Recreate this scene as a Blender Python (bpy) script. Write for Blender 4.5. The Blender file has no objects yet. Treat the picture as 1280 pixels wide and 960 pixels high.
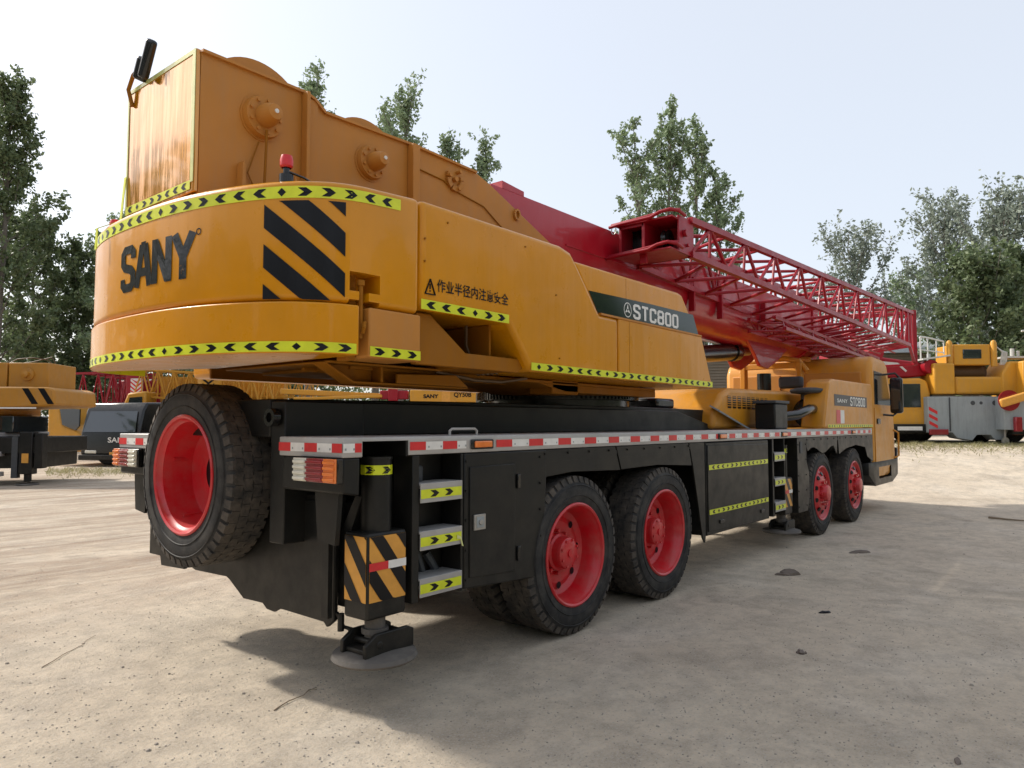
import bpy, bmesh, math, random
import numpy as np
from mathutils import Vector, Matrix
random.seed(5)
R = math.radians
scn = bpy.context.scene
COL = scn.collection

# ------------------------------------------------------------------ materials
def new_mat(name):
    m = bpy.data.materials.new(name); m.use_nodes = True
    nt = m.node_tree; b = nt.nodes['Principled BSDF']
    return m, nt, b
def mix_rgb(nt, fac, a, b, blend='MIX'):
    n = nt.nodes.new('ShaderNodeMix'); n.data_type = 'RGBA'; n.blend_type = blend
    for sock, v in ((n.inputs[0], fac), (n.inputs[6], a), (n.inputs[7], b)):
        if hasattr(v, 'is_output'): nt.links.new(v, sock)
        elif isinstance(v, (int, float)): sock.default_value = v
        else: sock.default_value = (*v, 1)
    return n.outputs[2]
def noise(nt, scale, detail=4, rough=.55, vec=None, dist=0):
    n = nt.nodes.new('ShaderNodeTexNoise'); n.inputs['Scale'].default_value = scale
    n.inputs['Detail'].default_value = detail; n.inputs['Roughness'].default_value = rough
    n.inputs['Distortion'].default_value = dist
    if vec is None:
        vec = nt.nodes.new('ShaderNodeTexCoord').outputs['Object']
    nt.links.new(vec, n.inputs['Vector'])
    return n.outputs['Fac']
def mapping(nt, scale=(1, 1, 1), rot=(0, 0, 0)):
    t = nt.nodes.new('ShaderNodeTexCoord'); m = nt.nodes.new('ShaderNodeMapping')
    m.inputs['Scale'].default_value = scale; m.inputs['Rotation'].default_value = rot
    nt.links.new(t.outputs['Object'], m.inputs['Vector']); return m.outputs['Vector']
def ramp(nt, fac, stops):
    r = nt.nodes.new('ShaderNodeValToRGB'); e = r.color_ramp.elements
    while len(e) < len(stops): e.new(.5)
    for q, (p, c) in zip(e, stops):
        q.position = p; q.color = (c, c, c, 1) if isinstance(c, (int, float)) else (*c, 1)
    nt.links.new(fac, r.inputs['Fac']); return r.outputs['Color']
def bump(nt, b, h, strength=.3, dist=.01):
    n = nt.nodes.new('ShaderNodeBump'); n.inputs['Strength'].default_value = strength
    n.inputs['Distance'].default_value = dist
    nt.links.new(h, n.inputs['Height']); nt.links.new(n.outputs['Normal'], b.inputs['Normal'])
    return n
def paint(name, col, rough=.4, metal=0, coat=0, dirt=.15, dirtcol=(.25, .2, .14), wave=0, spec=.5, streak=True, low=0):
    """a painted or plain surface with uneven tone, dust and slight waviness"""
    m, nt, b = new_mat(name)
    n1 = ramp(nt, noise(nt, 1.7, 6, .6), [(.35, 0.), (.75, 1.)])
    c = mix_rgb(nt, n1, col, tuple(v * .86 for v in col))
    if dirt:
        vec = mapping(nt, (3, 3, .5)) if streak else None
        n2 = ramp(nt, noise(nt, 3.5, 8, .7, vec), [(.45, 0.), (.8, dirt)])
        c = mix_rgb(nt, n2, c, dirtcol)
    if low:      # mud thrown up from the ground on the lower metre of the machine
        t = nt.nodes.new('ShaderNodeTexCoord'); s = nt.nodes.new('ShaderNodeSeparateXYZ')
        nt.links.new(t.outputs['Object'], s.inputs[0])
        mr = nt.nodes.new('ShaderNodeMapRange'); mr.inputs[1].default_value = 1.2; mr.inputs[2].default_value = .2
        nt.links.new(s.outputs['Z'], mr.inputs[0])
        mu = nt.nodes.new('ShaderNodeMath'); mu.operation = 'MULTIPLY'
        nt.links.new(mr.outputs[0], mu.inputs[0])
        nt.links.new(ramp(nt, noise(nt, 6, 8, .7), [(.4, 0.), (.7, low)]), mu.inputs[1])
        c = mix_rgb(nt, mu.outputs[0], c, dirtcol)
    nt.links.new(c, b.inputs['Base Color'])
    rr = ramp(nt, noise(nt, 5, 6, .65), [(.3, max(.03, rough * .8)), (.75, min(1, rough * 1.35))])
    nt.links.new(rr, b.inputs['Roughness'])
    b.inputs['Metallic'].default_value = metal
    b.inputs['Coat Weight'].default_value = coat; b.inputs['Coat Roughness'].default_value = .06
    b.inputs['Specular IOR Level'].default_value = spec
    if wave:
        wv = nt.nodes.new('ShaderNodeMath'); wv.operation = 'ADD'; nt.links.new(noise(nt, 2.2, 2, .4), wv.inputs[0]); nt.links.new(noise(nt, 2.0, 3, .5, mapping(nt, (3.2, 3.2, .45))), wv.inputs[1])
        bump(nt, b, wv.outputs[0], wave, .022)
    else: bump(nt, b, noise(nt, 60, 3, .5), .05, .003)
    return m
def flat(name, col, rough=.5, metal=0, coat=0, spec=.5):
    m, nt, b = new_mat(name)
    c = mix_rgb(nt, ramp(nt, noise(nt, 14, 4), [(.35, 0.), (.7, 1.)]), col, tuple(v * .85 for v in col))
    nt.links.new(c, b.inputs['Base Color'])
    b.inputs['Roughness'].default_value = rough; b.inputs['Metallic'].default_value = metal
    b.inputs['Coat Weight'].default_value = coat; b.inputs['Specular IOR Level'].default_value = spec
    return m

M = {}
ORG = (.61, .248, .002)
M['orange'] = paint('orange_gloss_paint', ORG, .30, coat=.22, dirt=.14, dirtcol=(.40, .22, .06), wave=.24, spec=.25)
M['orange_mirror'] = paint('orange_lacquer', ORG, .13, metal=.45, coat=1., dirt=.05, wave=.55, spec=1.)
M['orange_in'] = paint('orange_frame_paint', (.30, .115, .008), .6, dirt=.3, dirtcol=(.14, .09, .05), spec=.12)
M['orange_flat'] = paint('orange_satin_paint', (.49, .205, .035), .5, dirt=.2, spec=.3)
M['orange_dusty'] = paint('dusty_orange_paint', (.60, .25, .010), .45, coat=.1, dirt=.4, dirtcol=(.30, .21, .11))
M['yellow_bg'] = paint('faded_yellow_paint', (.60, .28, .015), .5, dirt=.3)
M['ochre_bg'] = paint('ochre_paint', (.45, .20, .015), .5, dirt=.3)
M['black'] = paint('black_chassis_paint', (.0065, .0068, .0065), .40, dirt=.2, dirtcol=(.055, .048, .038), low=.6, streak=False, spec=.3)
M['blackgloss'] = paint('black_gloss_paint', (.007, .007, .007), .2, dirt=.1, dirtcol=(.06, .055, .05))
M['decal_black'] = flat('black_film', (.006, .006, .008), .3, spec=.25)
def worn():
    m, nt, b = new_mat('worn_black_film'); f = ramp(nt, noise(nt, 11, 10, .8), [(.64, 0.), (.68, .6)])
    nt.links.new(mix_rgb(nt, f, (.006, .007, .008), ORG), b.inputs['Base Color']); b.inputs['Roughness'].default_value = .2; b.inputs['Specular IOR Level'].default_value = .35
    bump(nt, b, noise(nt, 12, 3), .3, .01); return m
M['decal_worn'] = worn()
M['decal_dark'] = flat('dark_green_film', (.006, .016, .008), .10, spec=.4)
M['red'] = paint('boom_red_paint', (.40, .002, .014), .36, coat=.3, dirt=.08, dirtcol=(.35, .2, .2))
M['red_jib'] = paint('jib_red_paint', (.30, .003, .013), .42, coat=.1, dirt=.15, dirtcol=(.26, .09, .09), spec=.35)
M['rim'] = paint('wheel_red_paint', (.56, .003, .012), .38, coat=.2, dirt=.15, dirtcol=(.3, .16, .13), low=.3)
M['warn'] = flat('fluorescent_yellow_tape', (.66, .72, .02), .35)
M['tape'] = flat('pale_yellow_tape', (.62, .64, .25), .25, coat=.3)
M['hz'] = flat('hazard_orange_film', (.68, .32, .05), .4)
M['white'] = flat('reflective_white', (.74, .73, .70), .4)
M['rred'] = flat('reflective_red', (.62, .02, .025), .35)
M['alu'] = paint('aluminium_deck', (.42, .41, .40), .45, metal=.25, dirt=.4, dirtcol=(.25, .22, .18), streak=False)
M['grey'] = paint('grey_primer', (.30, .33, .34), .6, dirt=.55, dirtcol=(.16, .16, .15))
M['steel'] = paint('worn_steel', (.4, .39, .37), .4, metal=.7, dirt=.4)
M['lamp_white'] = flat('clear_lens', (.72, .70, .60), .2, coat=.5)
M['lamp_red'] = flat('red_lens', (.27, .012, .02), .18, coat=.7)
M['lamp_amber'] = flat('amber_lens', (.8, .2, .03), .2, coat=.5)
M['glass'] = flat('dark_glass', (.02, .026, .03), .06, coat=.6, spec=.8)
M['hose'] = flat('hose_rubber', (.10, .055, .02), .55)
M['pad'] = paint('muddy_pad_steel', (.10, .09, .08), .7, dirt=.7, dirtcol=(.28, .25, .21), streak=False)
M['bluegrey'] = flat('dull_plastic', (.05, .055, .06), .6)
M['white_bg'] = paint('off_white_paint', (.6, .6, .57), .5, dirt=.4)
M['shed'] = None

def rubber():
    m, nt, b = new_mat('tyre_rubber')
    n2 = ramp(nt, noise(nt, 5, 9, .7), [(.42, 0.), (.75, .8)])
    c = mix_rgb(nt, n2, (.013, .013, .014), (.075, .069, .061))
    nt.links.new(c, b.inputs['Base Color']); b.inputs['Roughness'].default_value = .68
    b.inputs['Specular IOR Level'].default_value = .35
    bump(nt, b, noise(nt, 70, 5, .6), .25, .004); return m
M['rubber'] = rubber()
def tread():
    m, nt, b = new_mat('tread_rubber')
    n2 = ramp(nt, noise(nt, 7, 8, .7), [(.38, 0.), (.62, 1.)])
    c = mix_rgb(nt, n2, (.020, .019, .018), (.085, .070, .056))
    nt.links.new(c, b.inputs['Base Color']); b.inputs['Roughness'].default_value = .85
    bump(nt, b, noise(nt, 90, 5, .6), .4, .005); return m
M['tread'] = tread()
def bark():
    m, nt, b = new_mat('bark')
    c = mix_rgb(nt, noise(nt, 6, 6), (.09, .075, .06), (.22, .20, .17))
    nt.links.new(c, b.inputs['Base Color']); b.inputs['Roughness'].default_value = .9; return m
M['bark'] = bark()
def leaf(name, a, c2):
    m, nt, b = new_mat(name)
    g = nt.nodes.new('ShaderNodeNewGeometry')
    c = mix_rgb(nt, g.outputs['Random Per Island'], a, c2)
    c = mix_rgb(nt, ramp(nt, noise(nt, .45, 3), [(.35, 0.), (.7, .55)]), c, tuple(v * .6 for v in a))
    nt.links.new(c, b.inputs['Base Color']); b.inputs['Roughness'].default_value = .55
    tr = nt.nodes.new('ShaderNodeBsdfTranslucent'); nt.links.new(c, tr.inputs['Color'])
    ms = nt.nodes.new('ShaderNodeMixShader'); ms.inputs[0].default_value = .35
    out = nt.nodes['Material Output']
    nt.links.new(b.outputs[0], ms.inputs[1]); nt.links.new(tr.outputs[0], ms.inputs[2])
    nt.links.new(ms.outputs[0], out.inputs['Surface']); return m
M['leaf_dark'] = leaf('leaf_dark', (.10, .145, .06), (.20, .25, .125))
M['leaf_mid'] = leaf('leaf_mid', (.17, .235, .12), (.33, .42, .24))
M['leaf_pale_haze'] = leaf('leaf_pale_haze', (.20, .24, .19), (.36, .41, .33))  # pale green leaf, lightened further so the colour carries the distance haze
def ground_mat():
    m, nt, b = new_mat('packed_sandy_ground')
    big = noise(nt, .22, 6, .6)
    c = mix_rgb(nt, ramp(nt, big, [(.3, 0.), (.7, 1.)]), (.70, .60, .465), (.57, .48, .37))
    mid = noise(nt, 1.6, 9, .68)
    c = mix_rgb(nt, ramp(nt, mid, [(.48, 0.), (.75, .75)]), c, (.27, .23, .185))
    pale = noise(nt, .8, 7, .65, mapping(nt, (1, 1, 1), (0, 0, 1.1)))
    c = mix_rgb(nt, ramp(nt, pale, [(.5, 0.), (.7, .6)]), c, (.70, .625, .52))
    # drag marks and wheel ruts left by driving machines: they lie in the ground itself
    d = R(12)
    vr = mapping(nt, (.20, 1.25, 1), (0, 0, d))
    tr = noise(nt, 1.1, 9, .70, vr, 1.1)
    t = nt.nodes.new('ShaderNodeTexCoord'); s = nt.nodes.new('ShaderNodeSeparateXYZ')
    nt.links.new(t.outputs['Object'], s.inputs[0])
    mr = nt.nodes.new('ShaderNodeMapRange'); mr.inputs[1].default_value = 1.2; mr.inputs[2].default_value = 3.8
    nt.links.new(s.outputs['Y'], mr.inputs[0])
    mu = nt.nodes.new('ShaderNodeMath'); mu.operation = 'MULTIPLY'
    nt.links.new(mr.outputs[0], mu.inputs[0])
    rutmask = ramp(nt, tr, [(.36, 0.), (.62, .95)])
    nt.links.new(rutmask, mu.inputs[1])
    c = mix_rgb(nt, mu.outputs[0], c, (.29, .205, .14))
    st = noise(nt, .55, 8, .7, mapping(nt, (1, 1, 1), (0, 0, .5)), .8)
    c = mix_rgb(nt, ramp(nt, st, [(.56, 0.), (.70, .55)]), c, (.30, .245, .185))
    st2 = noise(nt, 1.3, 9, .75, mapping(nt, (.45, 1.4, 1), (0, 0, -.35)), 1.)
    c = mix_rgb(nt, ramp(nt, st2, [(.58, 0.), (.70, .5)]), c, (.21, .18, .15))
    cell = nt.nodes.new('ShaderNodeTexVoronoi'); cell.inputs['Scale'].default_value = 16; nt.links.new(nt.nodes.new('ShaderNodeTexCoord').outputs['Object'], cell.inputs['Vector'])
    c = mix_rgb(nt, ramp(nt, cell.outputs['Distance'], [(.05, .55), (.13, 0.)]), c, (.24, .21, .175))
    # fine grit
    mm = noise(nt, 6, 10, .78)
    c = mix_rgb(nt, ramp(nt, mm, [(.36, .5), (.56, 0.)]), c, (.30, .255, .205))
    gr = noise(nt, 42, 5, .75)
    c = mix_rgb(nt, ramp(nt, gr, [(.55, 0.), (.68, .6)]), c, (.24, .20, .165))
    gr2 = noise(nt, 75, 3, .7)
    c = mix_rgb(nt, ramp(nt, gr2, [(.52, 0.), (.66, .7)]), c, (.56, .52, .46))
    nt.links.new(c, b.inputs['Base Color'])
    b.inputs['Roughness'].default_value = .95; b.inputs['Specular IOR Level'].default_value = .2
    add = nt.nodes.new('ShaderNodeMath'); add.operation = 'MULTIPLY_ADD'
    nt.links.new(noise(nt, 2.5, 10, .72), add.inputs[0]); add.inputs[1].default_value = .45
    nt.links.new(noise(nt, 26, 8, .8), add.inputs[2])
    ad2 = nt.nodes.new('ShaderNodeMath'); ad2.operation = 'MULTIPLY_ADD'
    nt.links.new(mu.outputs[0], ad2.inputs[0]); ad2.inputs[1].default_value = -.9
    nt.links.new(add.outputs[0], ad2.inputs[2])
    bump(nt, b, ad2.outputs[0], 1., .022)
    return m
M['ground'] = ground_mat()

# ------------------------------------------------------------------ mesh builder
class MB:
    def __init__(s): s.v = []; s.f = []; s.m = []
    def add(s, vs, fs, m=0):
        o = len(s.v); s.v += [tuple(p) for p in vs]
        for f in fs: s.f.append([i + o for i in f]); s.m.append(m)
        return s
    def box(s, x0, x1, y0, y1, z0, z1, m=0):
        vs = [(x, y, z) for z in (z0, z1) for y in (y0, y1) for x in (x0, x1)]
        return s.add(vs, [(0, 2, 3, 1), (4, 5, 7, 6), (0, 1, 5, 4), (2, 6, 7, 3), (0, 4, 6, 2), (1, 3, 7, 5)], m)
    def prism(s, poly, ax, a, b, m=0):
        n = len(poly)
        def P(p, c):
            return (c, p[0], p[1]) if ax == 'x' else (p[0], c, p[1]) if ax == 'y' else (p[0], p[1], c)
        vs = [P(p, a) for p in poly] + [P(p, b) for p in poly]
        return s.add(vs, [tuple(range(n))[::-1], tuple(range(n, 2 * n))] +
                     [(i, (i + 1) % n, n + (i + 1) % n, n + i) for i in range(n)], m)
    def rod(s, p0, p1, r, n=8, r2=None, m=0, cap=True):
        p0 = Vector(p0); p1 = Vector(p1); d = p1 - p0
        if d.length < 1e-6: return s
        d.normalize(); a = d.orthogonal().normalized(); b = d.cross(a)
        r2 = r if r2 is None else r2; vs = []
        for p, q in ((p0, r), (p1, r2)):
            for i in range(n):
                t = 2 * math.pi * (i + .5) / n; vs.append(p + (a * math.cos(t) + b * math.sin(t)) * q)
        fs = [(i, (i + 1) % n, n + (i + 1) % n, n + i) for i in range(n)]
        if cap: fs += [tuple(range(n))[::-1], tuple(range(n, 2 * n))]
        return s.add(vs, fs, m)
    def tube(s, pts, r, n=8, m=0):
        pts = [Vector(p) for p in pts]; K = len(pts); rs = r if isinstance(r, (list, tuple)) else [r] * K
        ref = None; vs = []
        for i, p in enumerate(pts):
            d = (pts[min(i + 1, K - 1)] - pts[max(i - 1, 0)]).normalized()
            if ref is None: ref = d.orthogonal().normalized()
            a = (ref - d * ref.dot(d)).normalized(); ref = a; b = d.cross(a)
            for j in range(n):
                t = 2 * math.pi * j / n; vs.append(p + (a * math.cos(t) + b * math.sin(t)) * rs[i])
        fs = [(k * n + i, k * n + (i + 1) % n, (k + 1) * n + (i + 1) % n, (k + 1) * n + i) for k in range(K - 1) for i in range(n)]
        fs += [tuple(range(n))[::-1], tuple(range((K - 1) * n, K * n))]
        return s.add(vs, fs, m)
    def lathe(s, prof, org, ax, n=48, m=0):
        """prof: (radius, height along axis); ax: unit vector"""
        ax = Vector(ax).normalized(); a = ax.orthogonal().normalized(); b = ax.cross(a); org = Vector(org)
        K = len(prof); vs = []
        for r, h in prof:
            for i in range(n):
                t = 2 * math.pi * i / n; vs.append(org + ax * h + (a * math.cos(t) + b * math.sin(t)) * r)
        fs = [(k * n + i, k * n + (i + 1) % n, (k + 1) * n + (i + 1) % n, (k + 1) * n + i) for k in range(K - 1) for i in range(n)]
        return s.add(vs, fs, m)
    def bar(s, p0, p1, w, h, m=0, up=(0, 0, 1)):
        p0 = Vector(p0); p1 = Vector(p1); d = (p1 - p0).normalized(); u = Vector(up)
        a = d.cross(u)
        a = a.normalized() if a.length > 1e-4 else d.orthogonal().normalized()
        b = a.cross(d)
        vs = [p + a * i * w / 2 + b * j * h / 2 for p in (p0, p1) for i, j in ((-1, -1), (1, -1), (1, 1), (-1, 1))]
        return s.add(vs, [(0, 1, 2, 3), (7, 6, 5, 4), (0, 4, 5, 1), (1, 5, 6, 2), (2, 6, 7, 3), (3, 7, 4, 0)], m)
    def build(s, name, mats, parent=None, bevel=0, seg=2, smooth=35, recalc=True):
        me = bpy.data.meshes.new(name); me.from_pydata(s.v, [], s.f)
        if not isinstance(mats, (list, tuple)): mats = [mats]
        for q in mats: me.materials.append(M[q] if isinstance(q, str) else q)
        me.polygons.foreach_set('material_index', s.m)
        if recalc:
            bm = bmesh.new(); bm.from_mesh(me); bmesh.ops.recalc_face_normals(bm, faces=bm.faces); bm.to_mesh(me); bm.free()
        me.update()
        if smooth:
            me.polygons.foreach_set('use_smooth', [True] * len(me.polygons)); me.set_sharp_from_angle(angle=R(smooth))
        o = bpy.data.objects.new(name, me); COL.objects.link(o)
        if parent is not None: o.parent = parent
        if bevel:
            b = o.modifiers.new('bevel', 'BEVEL'); b.width = bevel; b.segments = seg; b.limit_method = 'ANGLE'; b.angle_limit = R(35)
            b.harden_normals = False
        return o
def cut(o, cutters):
    """bake modifiers of o with boxes/prisms subtracted"""
    cs = []
    for c in cutters:
        k = c.build('cutter', ['black'], smooth=0); cs.append(k)
        b = o.modifiers.new('cut', 'BOOLEAN'); b.object = k; b.operation = 'DIFFERENCE'; b.solver = 'EXACT'
    bpy.context.view_layer.update()
    dg = bpy.context.evaluated_depsgraph_get()
    me = bpy.data.meshes.new_from_object(o.evaluated_get(dg))
    o.modifiers.clear(); old = o.data; o.data = me; me.name = o.name
    for k in cs:
        d = k.data; bpy.data.objects.remove(k); bpy.data.meshes.remove(d)
    me.polygons.foreach_set('use_smooth', [True] * len(me.polygons)); me.set_sharp_from_angle(angle=R(35))
    return o
def tag(o, label=None, cat=None, group=None, kind=None):
    if label: o['label'] = label
    if cat: o['category'] = cat
    if group: o['group'] = group
    if kind: o['kind'] = kind
    return o
def empty(name, loc=(0, 0, 0), rz=0, label=None, cat=None, group=None):
    o = bpy.data.objects.new(name, None); COL.objects.link(o); o.location = loc; o.rotation_euler = (0, 0, rz)
    return tag(o, label, cat, group)
def copy_tree(o, parent=None):
    c = o.copy(); COL.objects.link(c); c.parent = parent
    for ch in list(o.children): copy_tree(ch, c)
    return c

# ---- lettering: stroke glyphs on a unit box (w 1, h 2)
GL = {
 'S': [[(1, 1.5), (1, 1.8), (.8, 2), (.2, 2), (0, 1.8), (0, 1.3), (.2, 1.08), (.8, .92), (1, .7), (1, .2), (.8, 0), (.2, 0), (0, .2), (0, .5)]],
 'T': [[(-.1, 2), (1.1, 2)], [(.5, 1.98), (.5, -.12)]],
 'C': [[(1, 1.4), (1, 1.8), (.8, 2), (.2, 2), (0, 1.8), (0, .2), (.2, 0), (.8, 0), (1, .2), (1, .6)]],
 '8': [[(.5, 1.05), (.2, 1.05), (0, 1.25), (0, 1.8), (.2, 2), (.8, 2), (1, 1.8), (1, 1.25), (.8, 1.05), (.5, 1.05)],
       [(.5, 1.03), (.2, 1.03), (0, .83), (0, .2), (.2, 0), (.8, 0), (1, .2), (1, .83), (.8, 1.03), (.5, 1.03)]],
 '0': [[(.5, 0), (.2, 0), (0, .2), (0, 1.8), (.2, 2), (.8, 2), (1, 1.8), (1, .2), (.8, 0), (.5, 0)]],
 'A': [[(-.05, -.12), (.36, 2.05)], [(.64, 2.05), (1.05, -.12)], [(.15, .62), (.85, .62)], [(.3, 1.96), (.7, 1.96)]],
 'N': [[(0, -.12), (0, 2.12)], [(.05, 2.0), (.95, 0.)], [(1, -.12), (1, 2.12)]],
 'Y': [[(-.05, 2.12), (.5, .95)], [(1.05, 2.12), (.5, .95)], [(.5, 1.1), (.5, -.12)]],
}
def glyph(mb, ch, to3d, t, m=0, lift=.0004):
    """to3d(u, v, off) -> point on the surface; t = stroke width in glyph units"""
    k = 0
    for line in GL[ch]:
        L = [Vector(p) for p in line]; n = len(L); left = []; right = []
        closed = (L[0] - L[-1]).length < 1e-6
        for i in range(n):
            if closed and i in (0, n - 1): d0 = (L[-1] - L[-2]).normalized(); d1 = (L[1] - L[0]).normalized()
            else:
                d0 = (L[i] - L[i - 1]).normalized() if i else None
                d1 = (L[i + 1] - L[i]).normalized() if i < n - 1 else None
            if d0 is None: d0 = d1
            if d1 is None: d1 = d0
            nn = Vector((-(d0 + d1).y, (d0 + d1).x)).normalized(); c = max(.4, nn.dot(Vector((-d0.y, d0.x))))
            left.append(L[i] + nn * t / 2 / c); right.append(L[i] - nn * t / 2 / c)
        off = lift * k; k += 1
        vs = [to3d(p.x, p.y, off) for p in left] + [to3d(p.x, p.y, off) for p in right]
        mb.add(vs, [(n + i, n + i + 1, i + 1, i) for i in range(n - 1)], m)
def text_mesh(body, name, size, org, u, v, mat, parent, bold=0., width=None, extr=.0):
    c = bpy.data.curves.new('lettering', 'FONT'); c.body = body; c.size = 1; c.offset = bold
    o = bpy.data.objects.new('lettering', c); COL.objects.link(o)
    bpy.context.view_layer.update()
    me = bpy.data.meshes.new_from_object(o.evaluated_get(bpy.context.evaluated_depsgraph_get()))
    bpy.data.objects.remove(o); bpy.data.curves.remove(c)
    co = np.array([q.co[:] for q in me.vertices]); lo = co.min(0); hi = co.max(0)
    sx = (width / (hi[0] - lo[0])) if width else size / (hi[1] - lo[1]); sy = size / (hi[1] - lo[1])
    u = Vector(u); v = Vector(v); org = Vector(org)
    for q in me.vertices:
        q.co = org + u * ((q.co.x - lo[0]) * sx) + v * ((q.co.y - lo[1]) * sy)
    me.materials.clear(); me.materials.append(M[mat]); me.name = name
    ob = bpy.data.objects.new(name, me); COL.objects.link(ob); ob.parent = parent
    return ob

# ---- yellow tape with black arrowheads, laid on any surface given as P(s, z, off)
def warn_tape(name, P, s0, s1, zc, h, parent, pitch=.13, phase=0, slope=0.):
    mb = MB(); n = max(1, int((s1 - s0) / .05))
    zz = lambda s: zc + slope * (s - s0)
    for i in range(n):
        a = s0 + (s1 - s0) * i / n; b = s0 + (s1 - s0) * (i + 1) / n
        mb.add([P(a, zz(a) - h / 2, .003), P(b, zz(b) - h / 2, .003), P(b, zz(b) + h / 2, .003), P(a, zz(a) + h / 2, .003)], [(0, 1, 2, 3)], 0)
    k = int((s1 - s0) / pitch); pad = ((s1 - s0) - k * pitch) / 2
    g = pitch * .62; q = h * .36
    for i in range(k):
        c = s0 + pad + pitch * i + (pitch - g) / 2; kind = (i + phase) % 7
        Q = lambda u, w: P(c + u * g, zz(c) + w * q, .0045)
        if kind == 3:
            mb.add([Q(.2, 0), Q(.5, -1), Q(.8, 0), Q(.5, 1)], [(0, 1, 2, 3)], 1)
        else:
            fl = (lambda u: u) if kind > 3 else (lambda u: 1 - u)
            mb.add([Q(fl(0), 1), Q(fl(.58), 1), Q(fl(1), 0), Q(fl(.42), 0)], [(0, 1, 2, 3)], 1)
            mb.add([Q(fl(0), -1), Q(fl(.58), -1), Q(fl(1), 0), Q(fl(.42), 0)], [(0, 1, 2, 3)], 1)
    return mb.build(name, ['warn', 'decal_black'], parent, smooth=0, recalc=False)

# ------------------------------------------------------------------ ground
def sstep(a, b, x):
    t = min(1, max(0, (x - a) / (b - a))); return t * t * (3 - 2 * t)
YAW = R(39.19); CAM = (-4.45, -4.58, 1.62)
FH = (math.cos(YAW), math.sin(YAW)); RH = (math.sin(YAW), -math.cos(YAW))
def gz(x, y):
    dx, dy = x - CAM[0], y - CAM[1]
    dep = dx * FH[0] + dy * FH[1]; lat = dx * RH[0] + dy * RH[1]
    a = lat / max(dep, 1.)
    h = 1.0 * sstep(14.6, 22.5, dep) * sstep(.30, .48, a)      # bank on the far right
    h += .03 * math.sin(x * .7 + 1) * math.sin(y * .55) * sstep(4, 9, abs(y))
    return h
def W(px, dep, z=None):
    """world point seen in the photograph's column px at a level distance"""
    lat = (px - 640) / 901.4 * dep
    x = CAM[0] + FH[0] * dep + RH[0] * lat; y = CAM[1] + FH[1] * dep + RH[1] * lat
    return (x, y, gz(x, y) if z is None else z)
def make_ground():
    n = 170; t = np.linspace(-1, 1, n); xs = np.sinh(t * 5.0) / math.sinh(5.0) * 700 + 3
    ys = np.sinh(t * 5.0) / math.sinh(5.0) * 700 + 2
    v = [(x, y, gz(x, y)) for y in ys for x in xs]
    f = [(j * n + i, j * n + i + 1, (j + 1) * n + i + 1, (j + 1) * n + i) for j in range(n - 1) for i in range(n - 1)]
    mb = MB(); mb.add(v, f); o = mb.build('ground', ['ground'], None, smooth=60); tag(o, kind='structure')
    o.location = (0, 0, 0)
make_ground()

# ------------------------------------------------------------------ main crane
crane = empty('mobile_crane', (0, 0, 0), 0, 'large glossy orange mobile crane with red boom, black carrier and red wheels filling the foreground', 'crane')
YS = -1.4

# --- plan curve of the counterweight (right half), s = 0 at the middle of the tail
half = [(-2.54, 0), (-2.535, .25), (-2.51, .5), (-2.455, .75), (-2.385, .95), (-2.30, 1.12), (-2.19, 1.26), (-2.08, 1.34), (-1.97, 1.385), (-1.86, 1.4)]
pts = [Vector((x, -y)) for x, y in half]
def chaikin(p, k):
    for _ in range(k):
        q = [p[0]]
        for a, b in zip(p[:-1], p[1:]): q += [a * .75 + b * .25, a * .25 + b * .75]
        q.append(p[-1]); p = q
    return p
pts = chaikin(pts, 2) + [Vector((-1.6, -1.4)), Vector((-1.3, -1.4)), Vector((0, -1.4)), Vector((4, -1.4))]
cum = [0]
for a, b in zip(pts[:-1], pts[1:]): cum.append(cum[-1] + (b - a).length)
def PC(s, z, off=0):
    sg = 1
    if s < 0: s = -s; sg = -1
    i = 0
    while i < len(cum) - 2 and cum[i + 1] < s: i += 1
    def nrm(j):
        a = pts[max(0, j - 1)]; b = pts[min(len(pts) - 1, j + 1)]; d = (b - a).normalized(); return Vector((d.y, -d.x)) if j else Vector((-1, 0))
    t = (s - cum[i]) / (cum[i + 1] - cum[i]); p = pts[i].lerp(pts[i + 1], t); nn = nrm(i).lerp(nrm(i + 1), t).normalized()
    # outward is away from the body
    if nn.dot(p - Vector((-1.2, 0))) < 0: nn = -nn
    q = p + nn * off
    return (q.x, q.y * sg, z)
S_at = lambda x: cum[-1] - (4 - x)          # arc length of a point on the straight right side
def ztop(x): return -.07 * min(1, max(0, (-1.43 - x) / 1.1))
def plan(xfront, grow=0.):
    r = [q for q in pts if q.x < xfront - .001 and q.x < -1.5]
    out = []
    for i, q in enumerate(r):
        p = PC(cum[pts.index(q)], 0, grow); out.append((p[0], p[1]))
    out.append((xfront, -1.4 - grow))
    return out + [(x, -y) for x, y in out[::-1] if abs(y) > 1e-6]
SB = S_at(-1.9)

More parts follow.
